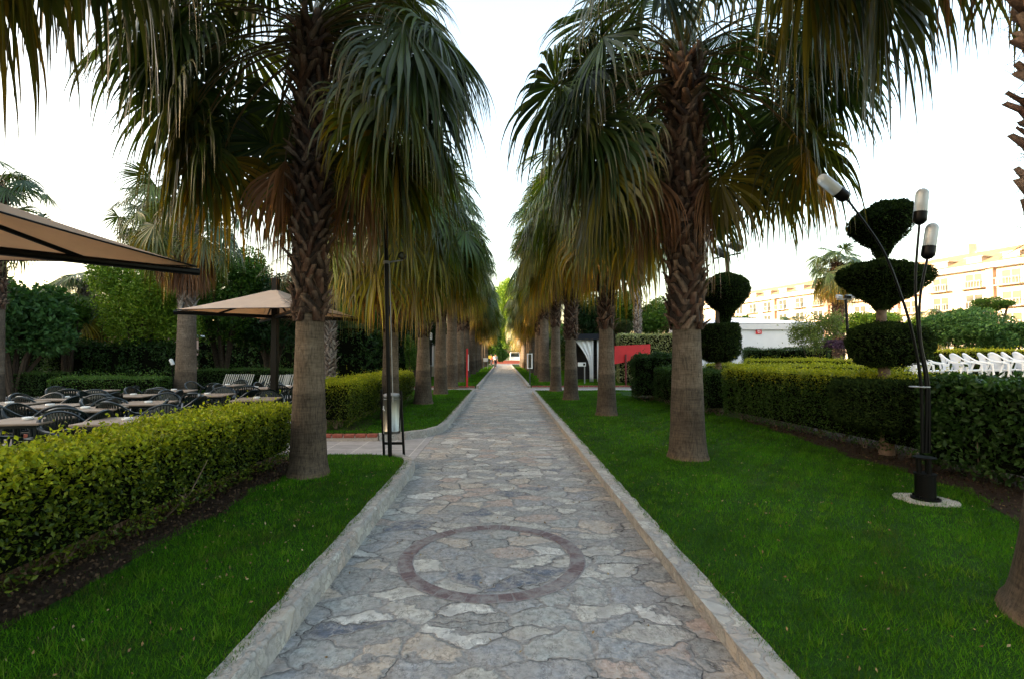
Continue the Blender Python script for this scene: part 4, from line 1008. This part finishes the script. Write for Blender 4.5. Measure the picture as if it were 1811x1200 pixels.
def spline(pts, n=24):
    pts = [Vector(p) for p in pts]; out = []; m_ = len(pts)
    for i in range(m_ - 1):
        p0, p1, p2, p3 = pts[max(i - 1, 0)], pts[i], pts[i + 1], pts[min(i + 2, m_ - 1)]
        for j in range(n // (m_ - 1) + 1):
            u = j / (n // (m_ - 1) + 1)
            out.append(.5 * ((2 * p1) + (-p0 + p2) * u + (2 * p0 - 5 * p1 + 4 * p2 - p3) * u * u + (-p0 + 3 * p1 - 3 * p2 + p3) * u ** 3))
    out.append(pts[-1]); return out
def head(dirv, at, parent, L=.385, r=.061):
    Mx = Vector(dirv).normalized().to_track_quat('Z', 'Y').to_matrix(); at = Vector(at)
    st = MB().lathe([(.018, -.01), (.04, .004), (.060, .03), (r, .055), (r, .125)], at, 20, Mx).build("lamp_socket", M_BLACK, parent, smooth=True)
    pr = [(r * .94, .126), (r * .97, .14), (r * .97, L - .06)] + [(r * .97 * math.cos(u), L - .06 + r * math.sin(u)) for u in (.35, .7, 1.0, 1.25, 1.45)]
    gl = MB().lathe(pr, at, 20, Mx).build("lamp_shade", M_FROST, parent, smooth=True)
    MB().lathe([(.022, .128), (.026, .16), (.026, .20), (.012, .22)], at, 12, Mx).build("bulb", M_WHITE, gl, smooth=True)
for pts, tip in (([(1631, 800), (1629, 683), (1616, 600), (1596, 530), (1560, 440), (1498, 352)], (1456, 318)),
                 ([(1637, 800), (1638, 683), (1626, 600), (1619, 500), (1626, 396)], (1633, 326)),
                 ([(1643, 800), (1642, 683), (1628, 600), (1627, 530), (1640, 457)], (1649, 402))):
    q = [LP(*p) for p in pts]; st = MB().tube(spline(q, 30), [.019] * 0 + [.0155 - .005 * i / 36 for i in range(len(spline(q, 30)))], 8).build("stem", M_BLACK, t, smooth=True)
    e = Vector(q[-1]); tp = Vector(LP(*tip)); head(tp - e, e, st, L=.375)

# ------------------------------------------------------------------ camera pole, bin
b = G(690, 808, .115); YP = b.y; k = YP / F
t = thing("camera_pole", "tall thin black pole with a small security camera beside the steel bin", "pole", (b.x, b.y, .115))
topz = zt(372, YP); tx = P(680, 385, YP).x - b.x
MB().tube([(0, 0, -.05), (tx * .5, 0, topz / 2), (tx, 0, topz + .6)], .031, 12).build("pole", M_BLACK, t, smooth=True)
MB().tube([(.036, -.012, .8), (tx * .6 + .036, -.012, zt(463, YP) - .12)], .007, 6).build("cable", M_GREY, t)
q = Vector((P(687, 464, YP).x - b.x, 0, zt(464, YP) - .115)); e = Vector((P(713, 461, YP).x - b.x, -.06, zt(461, YP) - .115))
MB().tube([q, e], .011, 8).build("camera_arm", M_GREY, t)
MB().lathe([(.042, -.02), (.042, .02)], (q.x - .03, 0, q.z), 14).build("clamp", M_GREY, t)
cm = MB(); Mc = Vector((.1, -1, -.12)).to_track_quat('Z', 'Y').to_matrix()
cm.lathe([(.045, -.16), (.048, -.14), (.052, .05), (.055, .055), (.055, .07)], e + Vector((0, 0, .058)), 18, Mc); cb = cm.build("security_camera", M_BLACK, t, smooth=True)
MB().lathe([(.034, .071), (.030, .078)], e + Vector((0, 0, .058)), 16, Mc).build("lens", M_GLASS, cb)

c = P(697, 806, 7.35); t = thing("litter_bin", "brushed steel litter bin hung between two black posts beside the pole", "litter bin", (c.x, 7.45, 0))
kb = 7.45 / F
def bx(px): return P(px, 700, 7.45).x - c.x
m = MB()
for p0, p1 in (((681, 802), (675, 690)), ((716, 806), (709, 692))):
    x0, x1 = bx(p0[0]), bx(p1[0]); m.box(((x0 + x1) / 2, -.02, (zt(p1[1], 7.45)) / 2 + .03), (.034, .034, zt(p1[1], 7.45) - .02), m=Matrix.Rotation(math.atan((x1 - x0) / 1.0), 3, 'Y'))
m.build("posts", M_BLACK, t, bevel=.004)
z = zt(781, 7.45); MB().box(((bx(680) + bx(714)) / 2, -.02, z), (.27, .03, .035)).build("crossbar", M_BLACK, t)
x = bx(693.5); z0, z1 = zt(764, 7.45), zt(697, 7.45)
MB().lathe([(.118, z0), (.128, z0 + .005), (.128, z0 + .03), (.132, z0 + .035), (.132, z0 + .045), (.128, z0 + .05), (.136, z1 - .07), (.141, z1 - .065), (.141, z1 - .055), (.136, z1 - .05), (.137, z1 - .03), (.142, z1 - .025), (.142, z1 - .015), (.137, z1 - .01), (.137, z1)], (x, 0, 0), 32).build("can", M_STEEL, t, smooth=True)
MB().lathe([(.135, z1 + .003), (.120, z1 + .015), (.05, z1 + .028), (.005, z1 + .03)], (x + .0, 0, .0), 28).build("lid", M_GREY, t, smooth=True)
mk = MB(); mk.box((x - .098, -.104, z1 - .20), (.035, .004, .012), .75); mk.box((x - .102, -.100, z1 - .175), (.014, .004, .045), .75); mk.box((x - .090, -.110, z1 - .215), (.02, .004, .02), .75); mk.build("sticker", M_WHITE, t)

# ------------------------------------------------------------------ CANVAS SAILS
def sail(label, centre, half, ang, zf, zp, pole=True, cut=True):
    t = thing("sun_umbrella", label, "umbrella", (centre[0], centre[1], 0), 0)
    cor = [Vector((math.cos(ang + i * math.pi / 2) * half, math.sin(ang + i * math.pi / 2) * half, zf)) for i in range(4)]
    top = Vector((0, 0, zp)); vs, fs = [], []; n = 14
    for i in range(4):
        a, b = cor[i], cor[(i + 1) % 4]; o = len(vs)
        for j in range(n + 1):
            for l in range(n + 1):
                u = l / n; v = j / n; e = a.lerp(b, u); bow = 4 * u * (1 - u)
                e = e * (1 - .10 * bow) ; e.z = zf + .035 + .02 * bow
                q = top.lerp(e, v); q.z = zf + .035 + (zp - zf) * (1 - v) ** 1.12 + .02 * bow * v
                vs.append(q)
        for j in range(n):
            for l in range(n): w_ = o + j * (n + 1) + l; fs.append((w_, w_ + 1, w_ + n + 2, w_ + n + 1))
    cv = MB().add(vs, fs).build("canopy", M_CANVAS, t, smooth=True); s = cv.modifiers.new("s", 'SOLIDIFY'); s.thickness = .006
    for i in range(4):
        MB().tube([Vector((0, 0, zf - .02)), cor[i] * 1.015 + Vector((0, 0, -.02 - cor[i].z * .015))], .036, 10).build("beam", M_BLACK, t)
        mid = cor[i] * .59; mid.z = zf; MB().tube([Vector((0, 0, zp - .10)), mid], .02, 8).build("strut", M_BLACK, t)
    hem = MB()
    for i in range(4):
        a, b = cor[i], cor[(i + 1) % 4]; pts = []
        for l in range(n + 1):
            u = l / n; bow = 4 * u * (1 - u); e = a.lerp(b, u) * (1 - .10 * bow); e.z = zf + .035 + .02 * bow; pts.append(e)
        hem.tube(pts, .008, 5)
    hem.build("hem", M_BLACK, t)
    m = MB(); m.box((0, 0, (zp + .28) / 2), (.13, .13, zp + .28)); m.build("pole", M_BLACK, t, bevel=.01)
    MB().box((0, 0, .04), (.7, .7, .08)).build("base", M_CONC, t)
    return t
sail("large tan canvas umbrella overhanging the top of the near hedge, seen from below", (-4.56, 3.47), 2.12, math.atan2(.72, .69), 2.45, 2.98)
sail("smaller beige canvas umbrella behind the large left palm", (-4.95, 10.8), 1.80, math.atan2(.57, .82), 2.44, 2.98)

# ------------------------------------------------------------------ CAFÉ CHAIRS AND TABLES
def armchair(name, label, mat, group, cat="chair", solid=False):
    t = thing(name, label, cat, (0, 0, 0), 0, group)
    # front faces -Y; back at +Y
    m = MB(); vs, fs = [], []; n = 10
    for j in range(n + 1):
        for i in range(n + 1):
            u = i / n - .5; v = j / n; vs.append((u * (.46 - .04 * v), -.22 + .44 * v, .425 - .02 * v + .03 * (4 * u * u)))
    for j in range(n):
        for i in range(n): fs.append((j * 11 + i, j * 11 + i + 1, (j + 1) * 11 + i + 1, (j + 1) * 11 + i))
    so = MB().add(vs, fs).build("seat", mat, t, smooth=True); s = so.modifiers.new("s", 'SOLIDIFY'); s.thickness = .02
    # rim from arm to arm over the back
    rim = [(-.27, -.20, .60), (-.285, -.08, .635), (-.285, .06, .66), (-.265, .16, .72), (-.20, .235, .80), (-.09, .265, .845), (.0, .27, .855)]
    rim = rim + [(-x, y, z) for x, y, z in rim[-2::-1]]
    sp = spline([Vector(q) for q in rim], 36)
    rb_, rf_ = [], []; vs, fs = [], []
    for i, q in enumerate(sp):                      # a flat, rolled rim
        c = Vector((0, .05, q.z)); o_ = (Vector((q.x, q.y, 0)) - Vector((0, .02, 0))).normalized()
        vs += [q - o_ * .022 + Vector((0, 0, .0)), q + Vector((0, 0, .012)), q + o_ * .022, q + o_ * .02 - Vector((0, 0, .03)), q - o_ * .018 - Vector((0, 0, .012))]
    for i in range(len(sp) - 1):
        for k in range(5): fs.append((i * 5 + k, i * 5 + (k + 1) % 5, (i + 1) * 5 + (k + 1) % 5, (i + 1) * 5 + k))
    MB().add(vs, fs).build("arm_rim", mat, t, smooth=True)
    # back slats
    m = MB()
    if solid: m.add(*shell_back())
    for i in (() if solid else range(-5, 6)):
        x = i * .038; zt_ = .845 - .6 * x * x * 4.2; y1 = .262 - 1.2 * x * x
        m.add(*slat((x, .20 - .4 * x * x, .43), (x * 1.02, y1, zt_), .026, .012))
    m.box((0, .232, .62), (.40, .012, .03)); m.build("backrest", mat, t)
    for sx in (-1, 1):
        m = MB(); m.tube([(sx * .27, -.20, .60), (sx * .255, -.215, .42), (sx * .262, -.25, .0)], [.026, .024, .018], 8); m.build("leg", mat, t, smooth=True)
        m = MB(); m.tube([(sx * .262, .12, .68), (sx * .235, .20, .42), (sx * .25, .27, .0)], [.022, .024, .018], 8); m.build("leg", mat, t, smooth=True)
    return t
def shell_back():
    v, f = [], []
    for off in (0, .014):
        for j in range(7):
            for i in range(13):
                u = i / 6 - 1; t_ = j / 6; wd = .20 + .05 * t_; x = u * wd; top = .85 - .13 * abs(u) ** 2.4
                v.append((x, .20 + .065 * t_ - .06 * u * u + off, .42 + (top - .42) * t_))
    for o in (0, 91):
        for j in range(6):
            for i in range(12): q = (o + j * 13 + i, o + j * 13 + i + 1, o + (j + 1) * 13 + i + 1, o + (j + 1) * 13 + i); f.append(q if o == 0 else q[::-1])
    return v, f
def slat(a, b, wd, th):
    a, b = Vector(a), Vector(b); x = Vector((wd / 2, 0, 0)); y = Vector((0, th / 2, 0))
    v = [a - x - y, a + x - y, a + x + y, a - x + y, b - x - y, b + x - y, b + x + y, b - x + y]
    return v, [(3, 2, 1, 0), (4, 5, 6, 7), (0, 1, 5, 4), (1, 2, 6, 5), (2, 3, 7, 6), (3, 0, 4, 7)]
GC, GT = "dark green plastic armchairs of the café terrace", "square café tables behind the near hedge"
def table(label):
    t = thing("cafe_table", label, "table", (0, 0, 0), 0, GT)
    MB().box((0, 0, .735), (.76, .76, .028)).build("table_top", M_TABLE, t, bevel=.008)
    MB().box((0, 0, .70), (.66, .66, .04)).build("apron", M_GREEN, t)
    for sx in (-1, 1):
        for sy in (-1, 1): MB().tube([(sx * .30, sy * .30, .70), (sx * .33, sy * .33, 0)], [.024, .018], 8).build("leg", M_GREEN, t)
    return t
chair0 = armchair("plastic_chair", "x", M_GREEN, GC); table0 = table("x"); used = {'c': 0, 't': 0}
def put(proto, key, x, y, rz, label, z=0.0, tip=0):
    o = proto if not used[key] else copy_tree(proto); used[key] = 1
    o.location = (x, y, z); o.rotation_euler = (tip, 0, rz); o['label'] = label; return o
def tloc(px, py): q = G(px, py, .75); return q.x, q.y
TB = [  # photo position of the table top centre, turn, what sets it apart, sides with chairs
 (45, 742, .2, "leftmost near café table", "near far left right"),
 (98, 716, .1, "table behind the leftmost one", "near far left right"),
 (122, 703, .05, "far-left table by the back hedge", "near far left right"),
 (215, 742, .15, "table touching the near hedge", "far left right"),
 (258, 711, .2, "middle table left of the palm", "near far left right"),
 (238, 698, .1, "table left of the grey trunk", "near far left right"),
 (372, 697, .15, "table right of the grey trunk", "near far left right"),
 (455, 685, .1, "table below the striped chairs", "near far left right"),
 (455, 704, .2, "table between hedge and striped chairs", "far left right"),
 (400, 680, .1, "rearmost table under dark trees", "near far left right"),
 (165, 690, .1, "rear table by the green hedge", "near left right"),
 (310, 690, .3, "table behind the grey trunk", "near left right"),
 (20, 712, .2, "table at the left picture edge", "near far right"),
 (160, 722, .3, "table left of centre", "near far left right"),
 (512, 682, .1, "table at the umbrella pole", "near left right"),
 (600, 683, .1, "table right of the big palm", "near far right"),
 (640, 674, .1, "far table near the bin palm", "near left right"),
]
rg = random.Random(9); trays = []
for (px, py, rz, desc, sides) in TB:
    x, y = tloc(px, py); put(table0, 't', x, y, rz, "café " + desc + ", pale wooden top")
    for sd_ in sides.split():
        a = {'near': -math.pi / 2, 'far': math.pi / 2, 'left': math.pi, 'right': 0}[sd_] + rz + rg.uniform(-.18, .18); d_ = rg.uniform(.62, .78)
        cx_, cy_ = x + math.cos(a) * d_, y + math.sin(a) * d_
        if cx_ > -3.95 and cy_ < 18: continue
        put(chair0, 'c', cx_, cy_, a - math.pi / 2 + rg.uniform(-.35, .35), "dark green plastic armchair on the %s side of the %s" % (sd_, desc))
    if rg.random() < .75 or True:
        o = MB(); o.lathe([(.05, .75), (.062, .765), (.06, .785), (.03, .787)], (0, 0, 0), 14)
        ob = o.build("ashtray", M_WHITE, None, smooth=True); ob.location = (x + rg.uniform(-.1, .1), y + rg.uniform(-.1, .1), 0)
        tag(ob, "small white ashtray on the " + desc, "ashtray", "white ashtrays on the café tables")
# striped slatted reclining chairs at the back of the terrace
M_SKYSLAT = plain("sky_sheen_slats", (.13, .17, .17), .4, 0, .1)  # pale colour stands in for sky reflected on green plastic slats
def striped(label):
    t = thing("slatted_chair", label, "chair", (0, 0, 0), 0, "slatted chairs at the back of the café terrace")
    m = MB()
    for i in range(7): x = -.24 + i * .08; m.add(*slat((x, .1, .42), (x, .34, .98), .035, .014))
    m.build("backrest", M_SKYSLAT, t); m = MB(); m.box((0, -.12, .42), (.54, .5, .03)); m.build("seat", M_GREEN, t)
    m = MB(); 
    for sx in (-1, 1): m.tube([(sx * .28, -.35, .0), (sx * .28, -.32, .62), (sx * .28, .2, .64), (sx * .28, .28, 0)], .016, 8)
    m.build("frame", M_GREEN, t, smooth=True); return t
s0 = striped("x"); lab = ["leftmost", "second", "middle", "fourth", "rightmost"]
for i, (px, py, Y) in enumerate([(397, 676, 16.0), (424, 675, 16.0), (460, 675, 15.2), (487, 673, 15.4), (506, 673, 15.8)]):
    o = s0 if i == 0 else copy_tree(s0); q = P(px, py, Y); o.location = (q.x, q.y, 0); o.rotation_euler = (0, 0, -.25)
    o['label'] = lab[i] + " green slatted chair with painted sky sheen in the row under the dark trees" if i != 2 else "middle green slatted chair with painted sky sheen, the widest, under the dark trees"
# white chairs on the right
GW = "white plastic armchairs lined up behind the right hedge"
w0 = armchair("white_plastic_chair", "x", M_WHITE, GW, solid=True)
PX = [1562, 1600, 1626, 1652, 1688, 1708, 1730, 1757, 1778, 1800, 1822, 1592]
for i, px in enumerate(sorted(PX)):
    o = w0 if i == 0 else copy_tree(w0); q = P(px, 640, 14.6 - .0011 * (px - 1560) * 4); o.location = (q.x, q.y, .62 + .0004 * (px - 1560)); o.rotation_euler = (0, 0, R(62 + 8 * math.sin(i * 2.3))); o.scale = (1.12,) * 3
    o['label'] = "white plastic armchair, %s in the row behind the right hedge" % (["first from the left", "second from the left", "third from the left", "fourth from the left", "fifth from the left", "sixth from the left", "sixth from the right", "fifth from the right", "fourth from the right", "third from the right", "second from the right", "rightmost"][i])

# ------------------------------------------------------------------ POSTS, SIGNS, FLOODLIGHTS
c = P(1289, 640, 17.5); t = thing("floodlight_mast", "brown mast with two floodlights behind the three-tiered topiary", "floodlight", (c.x, c.y, 0))
tz = zt(452, 17.5); MB().tube([(0, 0, 0), (0, 0, tz)], [.10, .075], 10).build("mast", plain("rusty_mast", (.07, .045, .035), .6), t, smooth=True)
MB().box((0, -.02, tz + .03), (1.0, .06, .05), m=Matrix.Rotation(-.2, 3, 'Y')).build("crossarm", M_BLACK, t)
for dx, dz in ((-.30, .08), (.22, .30)):
    M1 = Matrix.Rotation(R(-35), 3, 'X') @ Matrix.Rotation(.5, 3, 'Z')
    h_ = MB().box((dx, -.12, tz + dz + .10), (.62, .32, .22), m=M1, taper=.75).build("floodlight_head", M_GREY, t, bevel=.02)
    MB().box(Vector((dx, -.12, tz + dz + .10)) + M1 @ Vector((0, 0, -.115)), (.54, .26, .01), m=M1).build("glass_front", M_GLASS, h_)
    MB().tube([(dx, -.05, tz), (dx, -.1, tz + dz + .05)], .02, 6).build("bracket", M_BLACK, t)
c = P(1505, 640, 18); t = thing("lamp_post", "thin dark post with small floodlights left of the tiered topiary", "lamp post", (c.x, c.y, 0))
tz = zt(528, 18); MB().tube([(0, 0, 0), (-.15, 0, tz)], .05, 8).build("post", M_BLACK, t, smooth=True)
MB().box((-.2, 0, tz), (.55, .06, .04)).build("crossarm", M_GREY, t)
for dx in (-.42, -.1, .04): MB().box((dx, -.05, tz + .09), (.16, .18, .11), m=Matrix.Rotation(.3, 3, 'X')).build("floodlight_head", M_GREY if dx != -.1 else M_BLACK, t, bevel=.01)

b = G(826, 683); t = thing("red_post", "thin red post with a white strip in front of the left palms", "post", (b.x, b.y, .1))
MB().box((0, 0, .9), (.08, .06, 1.8)).build("post", M_RED, t, bevel=.01); MB().box((.058, .0, 1.15), (.03, .03, .75)).build("white_strip", M_WHITE, t)
b = G(937, 680); t = thing("sign_post", "dark green post with two narrow white plates before the right palms", "sign post", (b.x, b.y, .1))
MB().tube([(0, 0, 0), (0, 0, 1.75)], .035, 8).build("post", plain("green_post", (.01, .03, .018), .5), t)
for sx in (-.11, .11): MB().box((sx, 0, 1.2), (.06, .02, .75)).build("plate", M_WHITE, t)
MB().box((0, -.02, .85), (.24, .02, .04)).build("bracket", M_WHITE, t); MB().box((0, -.02, 1.55), (.24, .02, .04)).build("bracket", M_WHITE, t)
b = G(1034, 678); t = thing("meter_box", "small white box sign on a thin grey post before the gazebo", "sign", (b.x, b.y, .1))
MB().tube([(0, 0, 0), (0, 0, .95)], .03, 8).build("post", M_GREY, t); MB().box((-.14, 0, 1.02), (.40, .08, .20)).build("box", M_WHITE, t); MB().box((-.03, -.045, 1.02), (.10, .01, .11)).build("dark_panel", M_BLACK, t)
for (px, nm, dz) in ((762, "thin garden lamp with white tube head between the left palms", 2.2),):
    b = G(px, 684); t = thing("tube_lamp", nm, "lamp", (b.x, b.y, .1)); MB().tube([(0, 0, 0), (0, 0, dz)], .03, 8).build("post", M_BLACK, t)
    MB().lathe([(.05, dz), (.06, dz + .04), (.06, dz + .26), (.03, dz + .31)], n=12).build("lamp_shade", M_FROST, t, smooth=True)
b = G(67, 634, 1.5)
for (px, py, Y, lb) in ((66, 636, 18.5, "tilted small white lamp head among the dark bushes at far left"), (345, 641, 19.5, "small white lamp head beside the grey palm trunk")):
    q = P(px, 645, Y); t = thing("garden_spotlight", lb, "lamp", (q.x, q.y, 0)); z = zt(py, Y)
    MB().tube([(.1, -1.3, 0), (0, -1.35, z)], .02, 6).build("post", M_BLACK, t); MB().lathe([(.05, -.10), (.062, -.07), (.062, .1), (.03, .13)], (0, -1.35, z + .05), 12, Matrix.Rotation(R(-25), 3, 'Y')).build("lamp_shade", M_WHITE, t, smooth=True)
# things at the far end of the path
b = P(859, 655, 52); t = thing("notice_board", "small white notice board on two legs at the far left of the path", "sign", (b.x, b.y, .1))
MB().box((0, 0, 1.0), (.5, .04, .36)).build("board", M_WHITE, t); MB().box((-.2, 0, .45), (.04, .04, .9)).build("leg", M_GREY, t); MB().box((.2, 0, .45), (.04, .04, .9)).build("leg", M_GREY, t)
b = P(866.5, 655, 60); t = thing("yellow_sign", "yellow board sign beside the white notice board far away", "sign", (b.x, b.y, .1))
MB().box((0, 0, 1.25), (.36, .04, .36)).build("board", M_YEL, t); MB().box((0, .03, .5), (.05, .04, 1.0)).build("post", M_BLACK, t)
t = thing("planter_wall", "low red brick planter wall closing the far end of the path", "wall", (0, 92, 0))
MB().box((.4, 0, .3), (9, .5, .6)).build("brickwork", M_BRICK, t); MB().box((.4, -.0, .63), (9.1, .6, .06)).build("coping", M_MORT, t)
t = thing("white_van", "white van parked beyond the far end of the path", "van", (2.2, 96, 0))
v_ = MB(); v_.add([(-.95, -1, .35), (.95, -1, .35), (.95, 3.6, .35), (-.95, 3.6, .35), (-.95, -1, 1.15), (.95, -1, 1.15), (.85, -.1, 2.1), (-.85, -.1, 2.1), (.88, 3.6, 2.1), (-.88, 3.6, 2.1)],
   [(3, 2, 1, 0), (0, 1, 5, 4), (4, 5, 6, 7), (7, 6, 8, 9), (1, 2, 8, 6, 5), (3, 0, 4, 7, 9), (2, 3, 9, 8)]); v_.build("body", M_WHITE, t, bevel=.08)
MB().add([(-.80, -.87, 1.27), (.80, -.87, 1.27), (.76, -.18, 2.0), (-.76, -.18, 2.0)], [(0, 1, 2, 3)]).build("windscreen", M_GLASS, t).location = (0, -.03, .03)
for sx in (-1, 1):
    for y in (-.1, 2.7): MB().lathe([(.34, -.1), (.34, .1)], (sx * .86, y, .34), 18, Matrix.Rotation(R(90), 3, 'Y')).build("wheel", M_BLACK, t)

# ------------------------------------------------------------------ PEOPLE far down the path
def person(label, x, y, shirt, trous, rz, s=1.0, ph=1):
    t = thing("person", label, "person", (x, y, 0), rz)
    V = {'pel': (0, 0, .93), 'wa': (0, 0, 1.08), 'ch': (0, .02, 1.32), 'nk': (0, 0, 1.48), 'hd': (0, -.01, 1.60), 'tp': (0, 0, 1.70),
         'lh': (-.09, 0, .90), 'lk': (-.10, -.16 * ph, .50), 'la': (-.10, .02 * ph, .10), 'lt': (-.10, -.14, .05),
         'rh': (.09, 0, .90), 'rk': (.10, .08 * ph, .50), 'ra': (.10, .30 * ph, .14), 'rt': (.10, .24, .03),
         'ls': (-.18, .0, 1.42), 'le': (-.24, .08, 1.15), 'lw': (-.22, -.06, .93), 'lf': (-.22, -.10, .85),
         'rs': (.18, .0, 1.42), 're': (.24, -.06, 1.15), 'rw': (.23, -.20, .98), 'rf': (.22, -.26, .93)}
    E = [('pel', 'wa'), ('wa', 'ch'), ('ch', 'nk'), ('nk', 'hd'), ('hd', 'tp'), ('pel', 'lh'), ('lh', 'lk'), ('lk', 'la'), ('la', 'lt'), ('pel', 'rh'), ('rh', 'rk'), ('rk', 'ra'), ('ra', 'rt'),
         ('ch', 'ls'), ('ls', 'le'), ('le', 'lw'), ('lw', 'lf'), ('ch', 'rs'), ('rs', 're'), ('re', 'rw'), ('rw', 'rf')]
    Rr = dict(pel=.13, wa=.125, ch=.145, nk=.055, hd=.095, tp=.07, lh=.10, lk=.062, la=.042, lt=.035, rh=.10, rk=.062, ra=.042, rt=.035, ls=.062, le=.045, lw=.033, lf=.03, rs=.062, re=.045, rw=.033, rf=.03)
    def skin(name, keys, grow, mat):
        ks = [k for k in V if k in keys]; me = bpy.data.meshes.new(name); me.from_pydata([tuple(c * s for c in V[k]) for k in ks], [(ks.index(a), ks.index(b)) for a, b in E if a in ks and b in ks], [])
        me.materials.append(mat); o = link(bpy.data.objects.new(name, me), t); sk = o.modifiers.new("skin", 'SKIN'); sk.use_smooth_shade = True
        for i, k in enumerate(ks): me.skin_vertices[0].data[i].radius = ((Rr[k] + grow) * s,) * 2
        me.skin_vertices[0].data[0].use_root = True; su = o.modifiers.new("sub", 'SUBSURF'); su.levels = su.render_levels = 2; return o
    skin("body", set(V), 0, M_SKIN)
    skin("shirt", {'pel', 'wa', 'ch', 'ls', 'rs', 'le', 're'}, .016, shirt)
    skin("trousers", {'pel', 'lh', 'lk', 'la', 'rh', 'rk', 'ra'}, .02, trous)
    MB().lathe([(.005, 1.765), (.07, 1.74), (.105, 1.68), (.108, 1.62), (.08, 1.58)], (0, .012, 0), 14).build("hair", M_HAIR, t, smooth=True)
    return t
b = G(876, 648, 0); person("person in a white shirt and dark trousers walking down the middle of the path", P(876, 640, 60).x, 60, M_SHIRT, M_TROUS, .2)
person("person in dark red clothes walking at the left edge of the far path", P(869, 640, 72).x, 72, M_CLOTHR, M_TROUS, 2.9, .95, -1)
